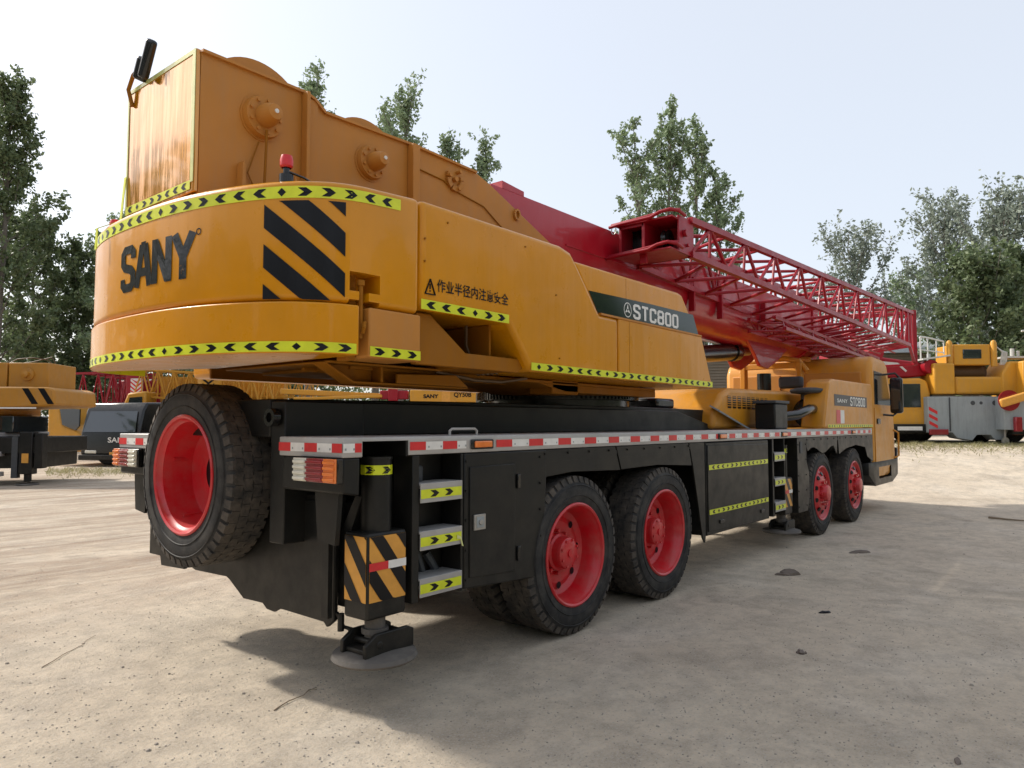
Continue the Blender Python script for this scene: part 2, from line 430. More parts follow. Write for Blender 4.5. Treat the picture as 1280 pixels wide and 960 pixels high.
superstructure = MB()
up = MB().prism(plan(-1.435), 'z', 2.284, 3.0).build('counterweight', ['orange'], crane, bevel=.04, seg=4)
for v_ in up.data.vertices:
    if v_.co.z > 2.9: v_.co.z += ztop(v_.co.x)
cut(up, [MB().box(-1.955, -1.75, -1.6, -1.24, 2.36, 2.468), MB().box(-1.955, -1.75, -1.6, -1.27, 2.2, 2.312),
         MB().box(-1.895, -1.83, -1.6, -1.22, 2.2, 2.40)])
sl_ = []
for x, y in plan(-1.905, .012):
    if y > 1.405: sl_.append((-1.905, .1))
    elif y < .1 or x <= -1.905 - .40 * (y - .1): sl_.append((x, y))
lw = MB().prism(sl_, 'z', 2.0, 2.280).build('counterweight_slab', ['orange'], crane, bevel=.010, seg=3)
MB().box(-1.832, -1.436, -1.41, -1.12, 1.995, 2.278).build('side_block', ['orange_flat'], crane, bevel=.012)
MB().box(-1.90, -1.84, -1.30, -1.2, 1.98, 2.5).build('hinge_plate', ['orange_in'], crane, bevel=.008)
mb = MB(); mb.rod((-1.866, -1.37, 2.10), (-1.866, -1.37, 2.42), .014, 10); mb.rod((-1.866, -1.37, 2.40), (-1.866, -1.37, 2.43), .024, 8)
mb.tube([(-1.866, -1.39, 2.13), (-1.87, -1.41, 2.16), (-1.86, -1.40, 2.19)], .012, 6)
mb.build('hinge_pin', ['orange_in'], crane)

# tail stripes, tapes and lettering
warn_tape('warning_tape', lambda s, z, o=0: PC(s, z + ztop(PC(s, 0)[0]), o), -1.75, S_at(-1.60), 2.930, .066, crane, .125, 1)
warn_tape('warning_tape', lambda s, z, o=0: PC(s, z, o + .012), -1.75, SB - .01, 2.035, .056, crane, .125, 0)
def PS(s, z, off=0): return (s, YS - off, z)
warn_tape('warning_tape', lambda s, z, o=0: (s, -1.41 - o, z), -1.828, -1.44, 2.03, .056, crane, .125, 4)
warn_tape('warning_tape', PS, -1.428, -.585, 2.352, .062, crane, .135, 0)
warn_tape('warning_tape', PS, -.33, 2.82, 2.038, .056, crane, .135, 3)
def hazard(name, P, s0, s1, z0, z1, period, black, slope, top, mats, parent, step=.02, ground=False):
    mb = MB(); n = max(1, int(round((s1 - s0) / step)))
    if ground:
        for i in range(n):
            a = s0 + (s1 - s0) * i / n; b = s0 + (s1 - s0) * (i + 1) / n
            mb.add([P(a, z0, .002), P(b, z0, .002), P(b, z1, .002), P(a, z1, .002)], [(0, 1, 2, 3)], 1)
    for k in range(-12, 14):
        for i in range(n):
            a = s0 + (s1 - s0) * i / n; b = s0 + (s1 - s0) * (i + 1) / n
            ta = top + slope * (a - s0) - k * period; tb = top + slope * (b - s0) - k * period
            c = lambda z: min(z1, max(z0, z))
            q = [c(ta - black), c(tb - black), c(tb), c(ta)]
            if q[3] - q[0] < 1e-4 and q[2] - q[1] < 1e-4: continue
            mb.add([P(a, q[0], .0045), P(b, q[1], .0045), P(b, q[2], .0045), P(a, q[3], .0045)], [(0, 1, 2, 3)], 0)
    return mb.build(name, mats, parent, smooth=0, recalc=False)
# s where the stripes start: y close to -1.08 on the tail
s_h0 = next(c for c, p in zip(cum, pts) if p.y < -1.07)
hazard('hazard_stripes', lambda s, z, o=0: PC(s, z + ztop(PC(s, 0)[0]) * (z - 2.292) / .6, o), s_h0, S_at(-1.985), 2.292, 2.882, .24, .142, -.92, 2.865, ['decal_black', 'hz'], crane)
mb = MB(); gw = .142; gh = .118; x0 = -.10
for k, ch in enumerate('SANY'):
    base = x0 + k * .202
    glyph(mb, ch, lambda u, v, o, base=base: PC(base + u * gw, 2.455 + v * gh, .004 + o), .44)
mb.build('maker_lettering', ['decal_worn'], crane, smooth=0, recalc=False)
ring = MB()
for i in range(16):
    a0, a1 = i * math.pi / 8, (i + 1) * math.pi / 8
    q = lambda a, r: PC(.70 + math.cos(a) * r, 2.70 + math.sin(a) * r, .004)
    ring.add([q(a0, .013), q(a1, .013), q(a1, .02), q(a0, .02)], [(0, 1, 2, 3)])
ring.build('registered_mark', ['decal_black'], crane, smooth=0, recalc=False)
text_mesh('作业半径内注意安全', 'warning_lettering', .082, (-1.293, YS - .004, 2.445), (1, 0, .0), (0, 0, 1), 'decal_black', crane, bold=.012, width=.70)
mb = MB(); tri = [(-1.396, 2.42), (-1.31, 2.42), (-1.353, 2.515)]
for i in range(3):
    a, b = tri[i], tri[(i + 1) % 3]; mb.bar((a[0], YS - .004, a[1]), (b[0], YS - .004, b[1]), .006, .009, up=(0, 1, 0))
mb.box(-1.357, -1.349, YS - .005, YS - .001, 2.452, 2.486); mb.box(-1.357, -1.349, YS - .005, YS - .001, 2.436, 2.445)
mb.build('warning_triangle', ['decal_black'], crane)

# --- right side cover: rear panel, raised over the front cover
rearp = [(-1.43, 2.322), (-.575, 2.322), (-.325, 2.0), (.9, 2.0), (.9, 2.531), (.605, 2.531), (.262, 2.905), (.19, 2.972), (.05, 3.0), (-1.43, 3.0)]
cv = MB().prism(rearp, 'y', YS, -.62)
cv = cv.build('side_cover', ['orange'], crane, bevel=.04, seg=4)
frontp = [(.905, 2.0), (2.833, 2.0), (2.572, 2.531), (.905, 2.531)]
MB().prism(frontp, 'y', YS, -.62).build('side_cover', ['orange'], crane, bevel=.012, seg=2)
upp = [(.60, 2.537), (2.565, 2.537), (2.20, 2.915), (2.12, 2.93), (.25, 2.925)]
MB().prism(upp, 'y', YS + .03, -.62).build('front_cover', ['orange'], crane, bevel=.03, seg=3)
# pale ledge under the logo band
mb = MB(); mb.prism([(.62, 2.525), (2.57, 2.525), (2.562, 2.541), (.612, 2.541)], 'y', YS - .006, YS + .03); mb.build('ledge_trim', ['orange_flat'], crane)
mb = MB(); yb = YS + .026
mb.add([(.475, yb, 2.712), (.61, yb, 2.548), (2.548, yb, 2.548), (2.43, yb, 2.742), (1.5, yb, 2.735)], [(0, 1, 2, 3, 4)])
mb.build('logo_band', ['decal_dark'], crane, smooth=0, recalc=False)
mb = MB(); yb2 = YS + .0235
for k, ch in enumerate('STC800'):
    base = 1.215 + k * .152
    glyph(mb, ch, lambda u, v, o, base=base: (base + u * .096, yb2 - o, 2.572 + v * .057), .40)
mb.build('model_lettering', ['white'], crane, smooth=0, recalc=False)
mb = MB(); cx, cz = 1.10, 2.628
for i in range(32):
    a0, a1 = i * math.pi / 16, (i + 1) * math.pi / 16
    q = lambda a, r: (cx + math.cos(a) * r * 1.0, yb2, cz + math.sin(a) * r)
    mb.add([q(a0, .058), q(a1, .058), q(a1, .066), q(a0, .066)], [(0, 1, 2, 3)])
for k in range(3):
    a = math.pi / 2 + k * 2 * math.pi / 3
    tip = (cx + math.cos(a) * .055, yb2 - .0004, cz + math.sin(a) * .055)
    s1 = (cx + math.cos(a + 1.0) * .017, yb2 - .0004, cz + math.sin(a + 1.0) * .017); s2 = (cx + math.cos(a - 1.0) * .017, yb2 - .0004, cz + math.sin(a - 1.0) * .017)
    mb.add([tip, s1, s2], [(0, 1, 2)])
mb.build('maker_emblem', ['white'], crane, smooth=0, recalc=False)

# left side cover (seen only through gaps, but real)
MB().prism([(-1.43, 2.0), (2.8, 2.0), (2.2, 2.9), (.3, 3.0), (-1.43, 3.0)], 'y', .62, 1.4).build('side_cover', ['orange'], crane, bevel=.04, seg=3)

# --- turret frame below the covers
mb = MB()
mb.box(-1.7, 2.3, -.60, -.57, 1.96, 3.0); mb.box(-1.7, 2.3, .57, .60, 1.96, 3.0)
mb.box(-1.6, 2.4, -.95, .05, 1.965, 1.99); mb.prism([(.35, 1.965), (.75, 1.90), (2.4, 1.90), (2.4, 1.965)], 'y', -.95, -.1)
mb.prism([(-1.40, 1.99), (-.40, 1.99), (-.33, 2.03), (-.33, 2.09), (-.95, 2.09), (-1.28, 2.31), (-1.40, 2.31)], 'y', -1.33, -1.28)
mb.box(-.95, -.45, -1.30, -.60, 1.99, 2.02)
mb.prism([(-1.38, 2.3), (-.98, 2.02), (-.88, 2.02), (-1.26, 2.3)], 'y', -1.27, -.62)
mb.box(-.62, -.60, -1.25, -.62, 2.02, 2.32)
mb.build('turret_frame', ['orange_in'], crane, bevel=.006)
mb = MB()
for k in range(9):
    x = -1.30 + k * .012; y = -1.18 + k * .055
    mb.tube([(x, y, 2.31), (x + .13, y - .01, 2.22), (x + .32 + .01 * k, y + .01, 2.12), (x + .60, y + .02, 2.05 + .004 * k), (x + .85, y, 1.99)], .011, 6)
mb.tube([(-.70, -1.1, 2.32), (-.68, -1.08, 2.18), (-.62, -1.1, 2.03)], .013, 6)
mb.tube([(-.9, -1.0, 1.985), (-.55, -1.05, 1.94), (-.2, -1.0, 1.945), (.15, -.98, 1.99)], .013, 6)
mb.build('hydraulic_hose', ['hose'], crane)
mb = MB(); mb.box(-1.42, -.35, -.64, -.61, 2.0, 2.33); mb.build('inner_web', ['black'], crane)
# underside beams behind the slab
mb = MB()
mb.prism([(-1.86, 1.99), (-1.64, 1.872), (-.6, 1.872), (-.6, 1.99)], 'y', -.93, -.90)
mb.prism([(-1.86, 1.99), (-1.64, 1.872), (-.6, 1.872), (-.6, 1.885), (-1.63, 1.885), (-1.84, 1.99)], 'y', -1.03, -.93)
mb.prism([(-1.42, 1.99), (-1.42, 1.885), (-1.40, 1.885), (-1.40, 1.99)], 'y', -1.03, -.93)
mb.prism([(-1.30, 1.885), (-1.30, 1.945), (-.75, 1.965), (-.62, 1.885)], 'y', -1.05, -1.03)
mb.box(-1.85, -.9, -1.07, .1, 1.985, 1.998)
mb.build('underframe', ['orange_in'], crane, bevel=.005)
mb = MB(); mb.lathe([(.62, 1.80), (.78, 1.80), (.78, 1.86), (.74, 1.86), (.74, 1.94), (.2, 1.94)], (1.95, 0, 0), (0, 0, 1), 64)
for i in range(110):
    a = i * 2 * math.pi / 110; c, s = math.cos(a), math.sin(a)
    mb.bar((1.95 + c * .86, s * .86, 1.87), (1.95 + c * .86, s * .86, 1.95), .022, .03, up=(c, s, 0))
mb.lathe([(.85, 1.865), (.85, 1.96), (.3, 1.96)], (1.95, 0, 0), (0, 0, 1), 64)
mb.build('slewing_ring', ['blackgloss'], crane)
MB().box(.55, .95, -.95, -.7, 1.88, 2.0).build('slew_motor', ['orange_in'], crane, bevel=.01)

# --- winch housing: two side plates, tail panel, flanges, hubs, drums
topz = [(-2.36, 3.87), (-1.63, 3.875), (-1.56, 3.855), (-1.47, 3.79), (-.62, 3.815), (.10, 3.80), (.30, 3.74), (1.75, 3.18), (1.75, 2.95), (-2.36, 2.95)]
for sg in (-1, 1):
    a, b = (-.46, -.435) if sg < 0 else (.435, .46)
    o = MB().prism(topz, 'y', a, b).build('winch_side_plate', ['orange_flat'], crane, bevel=.004)
    mb = MB()
    for p, q in zip(topz[:5], topz[1:6]):
        mb.bar((p[0], sg * .455, p[1] - .004), (q[0], sg * .455, q[1] - .004), .055, .018)
    mb.build('top_flange', ['orange_flat'], crane)
    ys = sorted((sg * .462, sg * .53))
    for x0_, x1_, zt in ((-1.655, -1.63, 3.86), (-.69, -.62, 3.80)):
        MB().box(x0_, x1_, ys[0], ys[1], 3.0, zt).build('plate_flange', ['orange_flat'], crane, bevel=.004)
    MB().box(-1.63, -1.53, sg * .462 - .01, sg * .462 + .01, 3.0, 3.84).build('plate_strap', ['orange_flat'], crane)
    for gx in (-2.12, -1.75):
        MB().prism([(gx, 3.0), (gx + .03, 3.0), (gx + .025, 3.22), (gx + .012, 3.25), (gx + .005, 3.22)], 'y', ys[0], ys[1]).build('gusset', ['orange_flat'], crane)
    MB().prism([(-.6, 3.0), (-.30, 3.0), (-.58, 3.30)], 'y', *sorted((sg * .462, sg * .50))).build('gusset', ['orange_flat'], crane)
mb = MB().box(-2.39, -2.362, -.46, .46, 3.0, 3.875).build('tail_panel', ['orange_mirror'], crane, bevel=.006)
mb = MB(); mb.box(-2.36, -1.6, -.43, .43, 3.86, 3.868); mb.build('housing_top', ['orange_flat'], crane)
mb = MB()
mb.box(-2.395, -2.3915, -.46, .46, 3.845, 3.872); mb.box(-2.395, -2.3915, -.459, -.425, 3.06, 3.845); mb.box(-2.395, -2.3915, .44, .459, 3.06, 3.845)
mb.build('edge_tape', ['tape'], crane)
warn_tape('warning_tape', lambda s, z, o=0: (-2.391 - o, -s, z), -.455, .425, 3.045, .055, crane, .105, 2)
mb = MB(); mb.bar((-2.40, .455, 3.28), (-2.42, .46, 2.98), .004, .03, up=(0, 1, 0)); mb.bar((-2.42, .46, 2.98), (-2.56, .47, 2.90), .004, .03, up=(0, 1, 0)); mb.bar((-2.56, .47, 2.90), (-2.565, .47, 2.76), .004, .03, up=(0, 1, 0))
mb.build('loose_tape', ['warn'], crane)
def hub(x, z, rad, parent, ysgn=-1):
    y0 = -.46
    mb = MB(); mb.lathe([(.001, .05), (rad * .95, .05), (rad * .95, .045), (rad, .03), (rad, .008), (rad * 1.1, .008), (rad * 1.1, -.01)], (x, y0, z), (0, -1, 0), 40)
    for i in range(9):
        a = i * 2 * math.pi / 9; mb.rod((x + math.cos(a) * rad * .78, y0 - .045, z + math.sin(a) * rad * .78), (x + math.cos(a) * rad * .78, y0 - .065, z + math.sin(a) * rad * .78), .012, 6)
    mb.lathe([(rad * .55, .045), (rad * .55, .08), (rad * .5, .12), (rad * .36, .17), (.001, .18)], (x, y0, z), (0, -1, 0), 32)
    o = mb.build('winch_hub', ['orange_flat'], parent)
    MB().lathe([(.014, .17), (.014, .184), (.001, .186)], (x, y0, z), (0, -1, 0), 12).build('plug', ['white'], o)
hub(-1.955, 3.585, .135, crane); hub(-1.065, 3.545, .125, crane)
mb = MB(); cx, cz = -.17, 3.66
for i in range(28):
    a0 = R(150) + i * R(240) / 28; a1 = a0 + R(240) / 28
    if i % 7 == 3: continue
    mb.bar((cx + math.cos(a0) * .08, -.475, cz + math.sin(a0) * .08), (cx + math.cos(a1) * .08, -.475, cz + math.sin(a1) * .08), .045, .03, up=(0, 1, 0))
for a in (60, 170, 290): mb.rod((cx + math.cos(R(a)) * .08, -.46, cz + math.sin(R(a)) * .08), (cx + math.cos(R(a)) * .08, -.51, cz + math.sin(R(a)) * .08), .016, 8)
mb.rod((cx, -.46, cz), (cx, -.50, cz), .022, 10)
mb.build('pivot_ring', ['orange_flat'], crane)
for P_, r_ in (([(-.60, -.468, 3.64), (-.30, -.468, 3.62), (-.18, -.468, 3.57), (.2, -.468, 3.52), (.42, -.468, 3.40), (.9, -.468, 3.2)], .006),
        ([(-1.955, -.53, 3.49), (-1.96, -.53, 3.3), (-1.95, -.5, 3.05)], .009), ([(-1.98, -.48, 3.42), (-2.05, -.475, 3.2), (-1.95, -.475, 3.02)], .005), ([(.42, -.47, 3.18), (.35, -.47, 3.10)], .02)):
    mb = MB(); mb.tube(P_, r_, 6); mb.build('hydraulic_line', ['orange_in'], crane)
for x, z, r in ((-1.93, 3.60, .40), (-1.04, 3.52, .385)):
    mb = MB(); mb.lathe([(.12, -.38), (r, -.38), (r, -.35), (.28, -.345), (.28, .345), (r, .35), (r, .38), (.12, .38)], (x, 0, z), (0, 1, 0), 56)
    for k in range(26): mb.lathe([(.285, -.335 + k * .0258), (.298, -.322 + k * .0258), (.285, -.31 + k * .0258)], (x, 0, z), (0, 1, 0), 40)
    mb.build('winch_drum', ['orange_flat'], crane)
MB().prism([(.25, 3.04), (.55, 3.24), (1.0, 3.04)], 'y', -.60, -.47).build('hose_bracket', ['orange_in'], crane, bevel=.008)
# beacon on the counterweight
def beacon(x, y):
    mb = MB(); mb.lathe([(.04, -.05), (.04, .01), (.018, .02), (.018, .05), (.001, .05)], (x, y, 3.0), (0, 0, 1), 16)
    o = mb.build('beacon_light', ['blackgloss'], crane)
    MB().lathe([(.028, .05), (.036, .06), (.037, .095), (.03, .12), (.001, .13)], (x, y, 3.0), (0, 0, 1), 20).build('beacon_lens', ['rred'], o)
    m2 = MB(); m2.tube([(x, y - .03, 3.02), (x + .08, y - .05, 3.005), (x + .16, y - .02, 3.0)], .007, 5); m2.build('beacon_cable', ['blackgloss'], o)
beacon(-2.18, -1.1); beacon(-2.24, 1.0)
# rear camera mirror on an arm
mb = MB(); mb.tube([(-2.40, .38, 3.75), (-2.42, .40, 3.86), (-2.42, .33, 3.94), (-2.42, .24, 3.96)], .014, 8)
arm = mb.build('mirror_arm', ['orange_in'], crane)
def slab(c, w, h, t, rot, name, mat, par):
    mb = MB(); mb.box(-t / 2, t / 2, -w / 2, w / 2, -h / 2, h / 2); RM = Matrix.Rotation(rot, 3, 'X') @ Matrix.Rotation(R(25), 3, 'Z')
    mb.v = [tuple(RM @ Vector(p) + Vector(c)) for p in mb.v]; return mb.build(name, [mat], par, bevel=.02, seg=3)
slab((-2.42, .20, 3.94), .10, .15, .05, R(30), 'mirror_housing', 'blackgloss', arm)
slab((-2.44, .08, 3.96), .07, .25, .05, R(30), 'mirror_housing', 'blackgloss', arm)

# --- boom
def boom_section(mb, x0, x1, hw, zt, zb, m=0):
    zc = zb + hw * .95; n = 14
    poly = [(-hw, zt), (-hw, zc)] + [(-hw * math.cos(math.pi * i / n), zc - (zc - zb) * math.sin(math.pi * i / n)) for i in range(1, n)] + [(hw, zc), (hw, zt)]
    mb.prism(poly, 'x', x0, x1, m)
mb = MB(); boom_section(mb, .35, 9.6, .43, 3.775, 2.88)
boom = mb.build('boom', ['red'], crane, bevel=.012)
mb = MB(); boom_section(mb, 9.6, 9.9, .46, 3.80, 2.85); boom_section(mb, 9.9, 10.4, .38, 3.70, 2.95); boom_section(mb, 10.4, 10.55, .41, 3.73, 2.92)
boom_section(mb, 10.55, 11.2, .33, 3.64, 3.02); mb.build('boom_extension', ['red'], boom, bevel=.01)
mb = MB()
mb.prism([(11.2, 3.75), (12.1, 3.62), (12.35, 3.3), (12.1, 2.75), (11.6, 2.6), (11.2, 3.0)], 'y', -.30, -.27); mb.prism([(11.2, 3.75), (12.1, 3.62), (12.35, 3.3), (12.1, 2.75), (11.6, 2.6), (11.2, 3.0)], 'y', .27, .30)
for x, z in ((12.0, 3.4), (11.8, 2.85)):
    mb.lathe([(.05, -.24), (.2, -.24), (.16, -.2), (.16, .2), (.2, .24), (.05, .24)], (x, 0, z), (0, 1, 0), 24)
mb.build('boom_head', ['red_jib'], boom)
mb = MB(); mb.prism([(.50, 3.77), (.82, 3.77), (.82, 3.815), (.50, 3.84)], 'y', -.43, .43)
for sg in (-1, 1):
    mb.bar((1.5, sg * .436, 3.44), (6.8, sg * .436, 3.44), .012, .015)
mb.build('boom_stiffener', ['red'], boom)
mb = MB()
for i in range(14):
    a0 = i * math.pi / 7; a1 = (i + 1) * math.pi / 7
    mb.bar((.66 + .035 * math.cos(a0), -.47, 3.55 + .045 * math.sin(a0)), (.66 + .035 * math.cos(a1), -.47, 3.55 + .045 * math.sin(a1)), .02, .03, up=(0, 1, 0))
mb.build('lifting_eye', ['orange_flat'], crane)
# luffing cylinder and its lug
mb = MB(); mb.rod((2.2, 0, 2.30), (6.95, 0, 2.80), .135, 32); mb.rod((6.75, 0, 2.78), (6.95, 0, 2.80), .155, 32)
cylo = mb.build('luffing_cylinder', ['blackgloss'], crane)
MB().rod((6.95, 0, 2.80), (7.5, 0, 2.86), .08, 24).build('piston_rod', ['steel'], cylo)
mb = MB()
for y in (-.26, .20): mb.prism([(6.7, 3.05), (8.9, 3.05), (8.2, 2.72), (7.7, 2.55), (7.35, 2.58), (7.15, 2.75)], 'y', y, y + .06)
mb.build('boom_lug', ['red'], boom, bevel=.01)
mb = MB()
for x in (4.3, 5.2, 6.9): mb.box(x, x + .05, -.52, -.44, 3.1, 3.55)
mb.build('jib_bracket', ['red_jib'], boom)

# --- stowed lattice jib on the boom's right side
jib = empty('lattice_jib', (0, 0, 0)); jib.parent = crane
def lerp(a, b, t): return tuple(p + (q - p) * t for p, q in zip(a, b))
def lattice(mb, A, B, n, rc, rd, faces=((0, 1), (1, 2), (2, 3), (3, 0)), sq=True):
    """A, B: 4 corners each; chords + zigzag braces"""
    for a, b in zip(A, B): (mb.bar(a, b, rc * 2, rc * 2) if sq else mb.rod(a, b, rc, 8))
    for i, j in faces:
        for k in range(n):
            t0, t1 = k / n, (k + 1) / n; tm = (t0 + t1) / 2
            mb.rod(lerp(A[i], B[i], t0), lerp(A[j], B[j], tm), rd, 7); mb.rod(lerp(A[j], B[j], tm), lerp(A[i], B[i], t1), rd, 7)
            if (i, j) in ((0, 1), (2, 3)): mb.rod(lerp(A[i], B[i], tm), lerp(A[j], B[j], tm), rd * .8, 6)
JA = [(2.78, -1.19, 3.46), (2.78, -1.19, 3.84), (2.78, -.56, 3.86), (2.78, -.56, 3.42)]
JB = [(13.35, -1.38, 3.36), (13.9, -1.38, 4.13), (13.9, -.10, 4.16), (13.35, -.10, 3.18)]
mb = MB(); lattice(mb, JA, JB, 11, .034, .023)
mb.build('jib_lattice', ['red_jib'], jib)
mb = MB()   # far end frame
mb.bar((13.9, -1.38, 4.20), (13.9, -1.38, 2.95), .09, .09); mb.bar((13.9, -.10, 4.20), (13.9, -.10, 2.95), .09, .09)
mb.bar((13.9, -1.38, 4.15), (13.9, -.1, 4.15), .08, .08); mb.bar((13.9, -1.38, 3.40), (13.9, -.1, 3.25), .06, .06)
mb.bar((13.35, -1.38, 3.36), (13.9, -1.38, 3.0), .06, .06); mb.bar((13.35, -.1, 3.18), (13.9, -.1, 2.96), .06, .06); mb.bar((13.9, -1.38, 2.96), (13.9, -.1, 2.96), .05, .05)
for x, w in ((13.2, .06), (12.7, .05), (13.55, .05)):
    mb.bar((x, -1.375, 3.38), (x, -1.37, 4.10), w, w)
for x in np.linspace(9.5, 13.2, 9):
    t = (x - 2.78) / 10.6; a = lerp(JA[0], JB[0], t); b = lerp(JA[3], JB[3], t); mb.bar(a, b, .03, .03)
for y in (-1.1, -.8, -.5): mb.rod((9.6, y, 3.22), (13.3, y, 3.2), .018, 6)
mb.build('jib_end_frame', ['red_jib'], jib, bevel=.006)
# near end: open box head with sheaves and curved plates
mb = MB()
def hexa(mb, A_, B_, m=0): return mb.add(list(A_) + list(B_), [(0, 1, 2, 3), (7, 6, 5, 4), (0, 4, 5, 1), (1, 5, 6, 2), (2, 6, 7, 3), (3, 7, 4, 0)], m)
mb.box(2.36, 2.85, -1.19, -.50, 3.79, 3.81); mb.box(2.30, 2.85, -1.20, -.50, 3.44, 3.46)
for y_, w_ in ((-.55, .03), (-.835, .035)): mb.box(2.38, 2.41, y_ - w_ / 2, y_ + w_ / 2, 3.46, 3.79)
mb.box(2.40, 2.8, -.56, -.545, 3.46, 3.79); mb.box(2.40, 2.8, -.84, -.83, 3.46, 3.79); mb.box(2.80, 2.82, -1.17, -.5, 3.44, 3.82)
mb.box(2.50, 2.86, -1.195, -1.175, 3.44, 3.84); mb.box(2.38, 2.40, -.84, -.55, 3.755, 3.79); mb.box(2.38, 2.40, -.84, -.55, 3.46, 3.49)
for z_, x_ in ((3.81, 2.33), (3.45, 2.27)):
    mb.tube([(x_, -.44, z_ - .02), (x_, -.60, z_ - .005), (x_, -.80, z_ + .0), (x_ + .01, -.95, z_ + .01), (x_ + .02, -1.05, z_ + .05), (x_ + .04, -1.16, z_ + .065), (x_ + .10, -1.23, z_ + .05), (x_ + .25, -1.23, z_ + .03)], .020, 8)
    mb.tube([(x_ + .05, -.44, z_ + .015), (x_ + .05, -.75, z_ + .03), (x_ + .07, -.95, z_ + .05), (x_ + .1, -1.08, z_ + .085), (x_ + .2, -1.2, z_ + .09)], .018, 8)
mb.rod((2.62, -1.2, 3.66), (2.62, -1.235, 3.66), .04, 14); mb.rod((2.68, -1.2, 3.54), (2.68, -1.225, 3.54), .02, 10)
mb.box(2.36, 2.40, -.88, -.80, 3.34, 3.44)
mb.build('jib_head', ['red_jib'], jib, bevel=.004)
mb = MB(); mb.lathe([(.03, -.03), (.10, -.03), (.085, -.012), (.085, .012), (.10, .03), (.03, .03)], (2.58, -1.02, 3.62), (0, 1, 0), 20); mb.build('jib_sheave', ['blackgloss'], jib)
MB().box(2.62, 2.78, -.82, -.57, 3.47, 3.78).build('jib_shade_block', ['blackgloss'], jib)  # black block standing in for the shade inside the open box head
mb = MB()
for i in range(10):
    a0 = i * math.pi / 5; a1 = (i + 1) * math.pi / 5; mb.rod((2.33, -.50 + .03 * math.cos(a0), 3.75 + .045 * math.sin(a0)), (2.33, -.50 + .03 * math.cos(a1), 3.75 + .045 * math.sin(a1)), .006, 5)
mb.build('shackle', ['steel'], jib)
mb = MB()
lattice(mb, [(6.2, -1.05, 3.02), (6.2, -.9, 3.2), (6.2, -.52, 3.2), (6.2, -.52, 3.02)], [(12.9, -.95, 2.92), (12.9, -.85, 3.06), (12.9, -.42, 3.06), (12.9, -.42, 2.92)], 9, .025, .014)
mb.build('jib_stay', ['red_jib'], jib)

# --- carrier
mb = MB()
mb.box(-1.72, 9.6, -.55, .55, .85, 1.50)
mb.prism([(-1.95, 1.54), (-1.95, 1.775), (-.4, 1.795), (2.7, 1.81), (4.5, 1.80), (4.5, 1.54)], 'y', -.62, .62)
mb.prism([(-1.7, 1.545), (-1.5, 1.765), (3.4, 1.775), (4.4, 1.60), (4.4, 1.545)], 'y', -.70, -.62); mb.box(-1.95, -1.35, -.78, -.63, .9, 1.76); mb.box(-1.95, -1.35, .63, .78, .9, 1.76)
mb.build('chassis_frame', ['black'], crane, bevel=.008)
mb = MB(); mb.lathe([(.001, .0), (.055, 0), (.055, .05), (.03, .05), (.03, .02), (.001, .02)][::-1], (-1.96, -.70, 1.66), (-1, 0, 0), 24); mb.build('frame_pin', ['blackgloss'], crane)
mb = MB()
mb.bar((4.25, -.80, 1.82), (5.15, -.85, 1.58), .16, .02, up=(0, -.5, 1)); mb.build('frame_brace', ['grey'], crane)
mb = MB(); mb.tube([(-1.10, -1.33, 1.54), (-1.10, -1.33, 1.575), (-1.08, -1.33, 1.588), (-.86, -1.33, 1.588), (-.84, -1.33, 1.575), (-.84, -1.33, 1.54)], .009, 8); mb.build('grab_handle', ['alu'], crane)
# deck
mb = MB()
def deck_side(sg):
    ya, yb_ = sorted((sg * 1.4, sg * .80))
    dk = MB().prism([(-2.0, ya), (9.7, ya), (9.7, yb_), (-2.0, yb_)], 'z', 1.435, 1.546).build('deck', ['alu'], crane, bevel=.007)
    if sg < 0: cut(dk, [MB().prism([(-1.865, -1.6), (-1.52, -1.6), (-1.52, -.86), (-1.865, -.86)], 'z', 1.2, 1.523)])
deck_side(-1); deck_side(1)
MB().box(-1.538, -1.522, -1.396, -.86, 1.43, 1.5225).build('notch_shade_plate', ['black'], crane); MB().box(-1.87, -1.52, -.876, -.858, 1.43, 1.5225).build('notch_shade_plate', ['black'], crane)  # black plates added to paint the shade of a deep hollow in the notch
MB().box(-1.3, 9.6, -.81, -.6, 1.50, 1.54).build('deck', ['alu'], crane); MB().box(-1.3, 9.6, .6, .81, 1.50, 1.54).build('deck', ['alu'], crane)
def rw_tape(P, s0, s1, z0, z1, start=0, L=.145):
    mb = MB(); s = s0; k = start
    while s < s1 - .01:
        e = min(s + L * (1 if k % 2 == 0 else 1.12), s1); mb.add([P(s, z0), P(e, z0), P(e, z1), P(s, z1)], [(0, 1, 2, 3)], k % 2)
        if k % 2:
            for u in (.12, .85):
                a = s + (e - s) * u; mb.add([P(a, z0 + .012, .0015), P(a + .012, z0 + .012, .0015), P(a + .012, z0 + .024, .0015), P(a, z0 + .024, .0015)], [(0, 1, 2, 3)], 2)
        s = e; k += 1
    return mb.build('reflective_tape', ['rred', 'white', 'grey'], crane, smooth=0, recalc=False)
side = lambda s, z, o=0: (s, YS - .003 - o, z)
rw_tape(side, -1.998, -1.872, 1.463, 1.513, 1, .07); rw_tape(side, -1.51, -1.02, 1.463, 1.513, 0, .13); rw_tape(side, -.72, 4.95, 1.463, 1.513, 0, .17); rw_tape(side, 5.1, 8.3, 1.463, 1.513, 0, .2); rw_tape(side, 8.5, 9.65, 1.463, 1.513, 1, .17)
rear_ = lambda s, z, o=0: (-2.003 - o, -s, z)
rw_tape(rear_, .80, 1.398, 1.463, 1.513, 0, .12); rw_tape(rear_, -1.398, -.80, 1.463, 1.513, 0, .135)
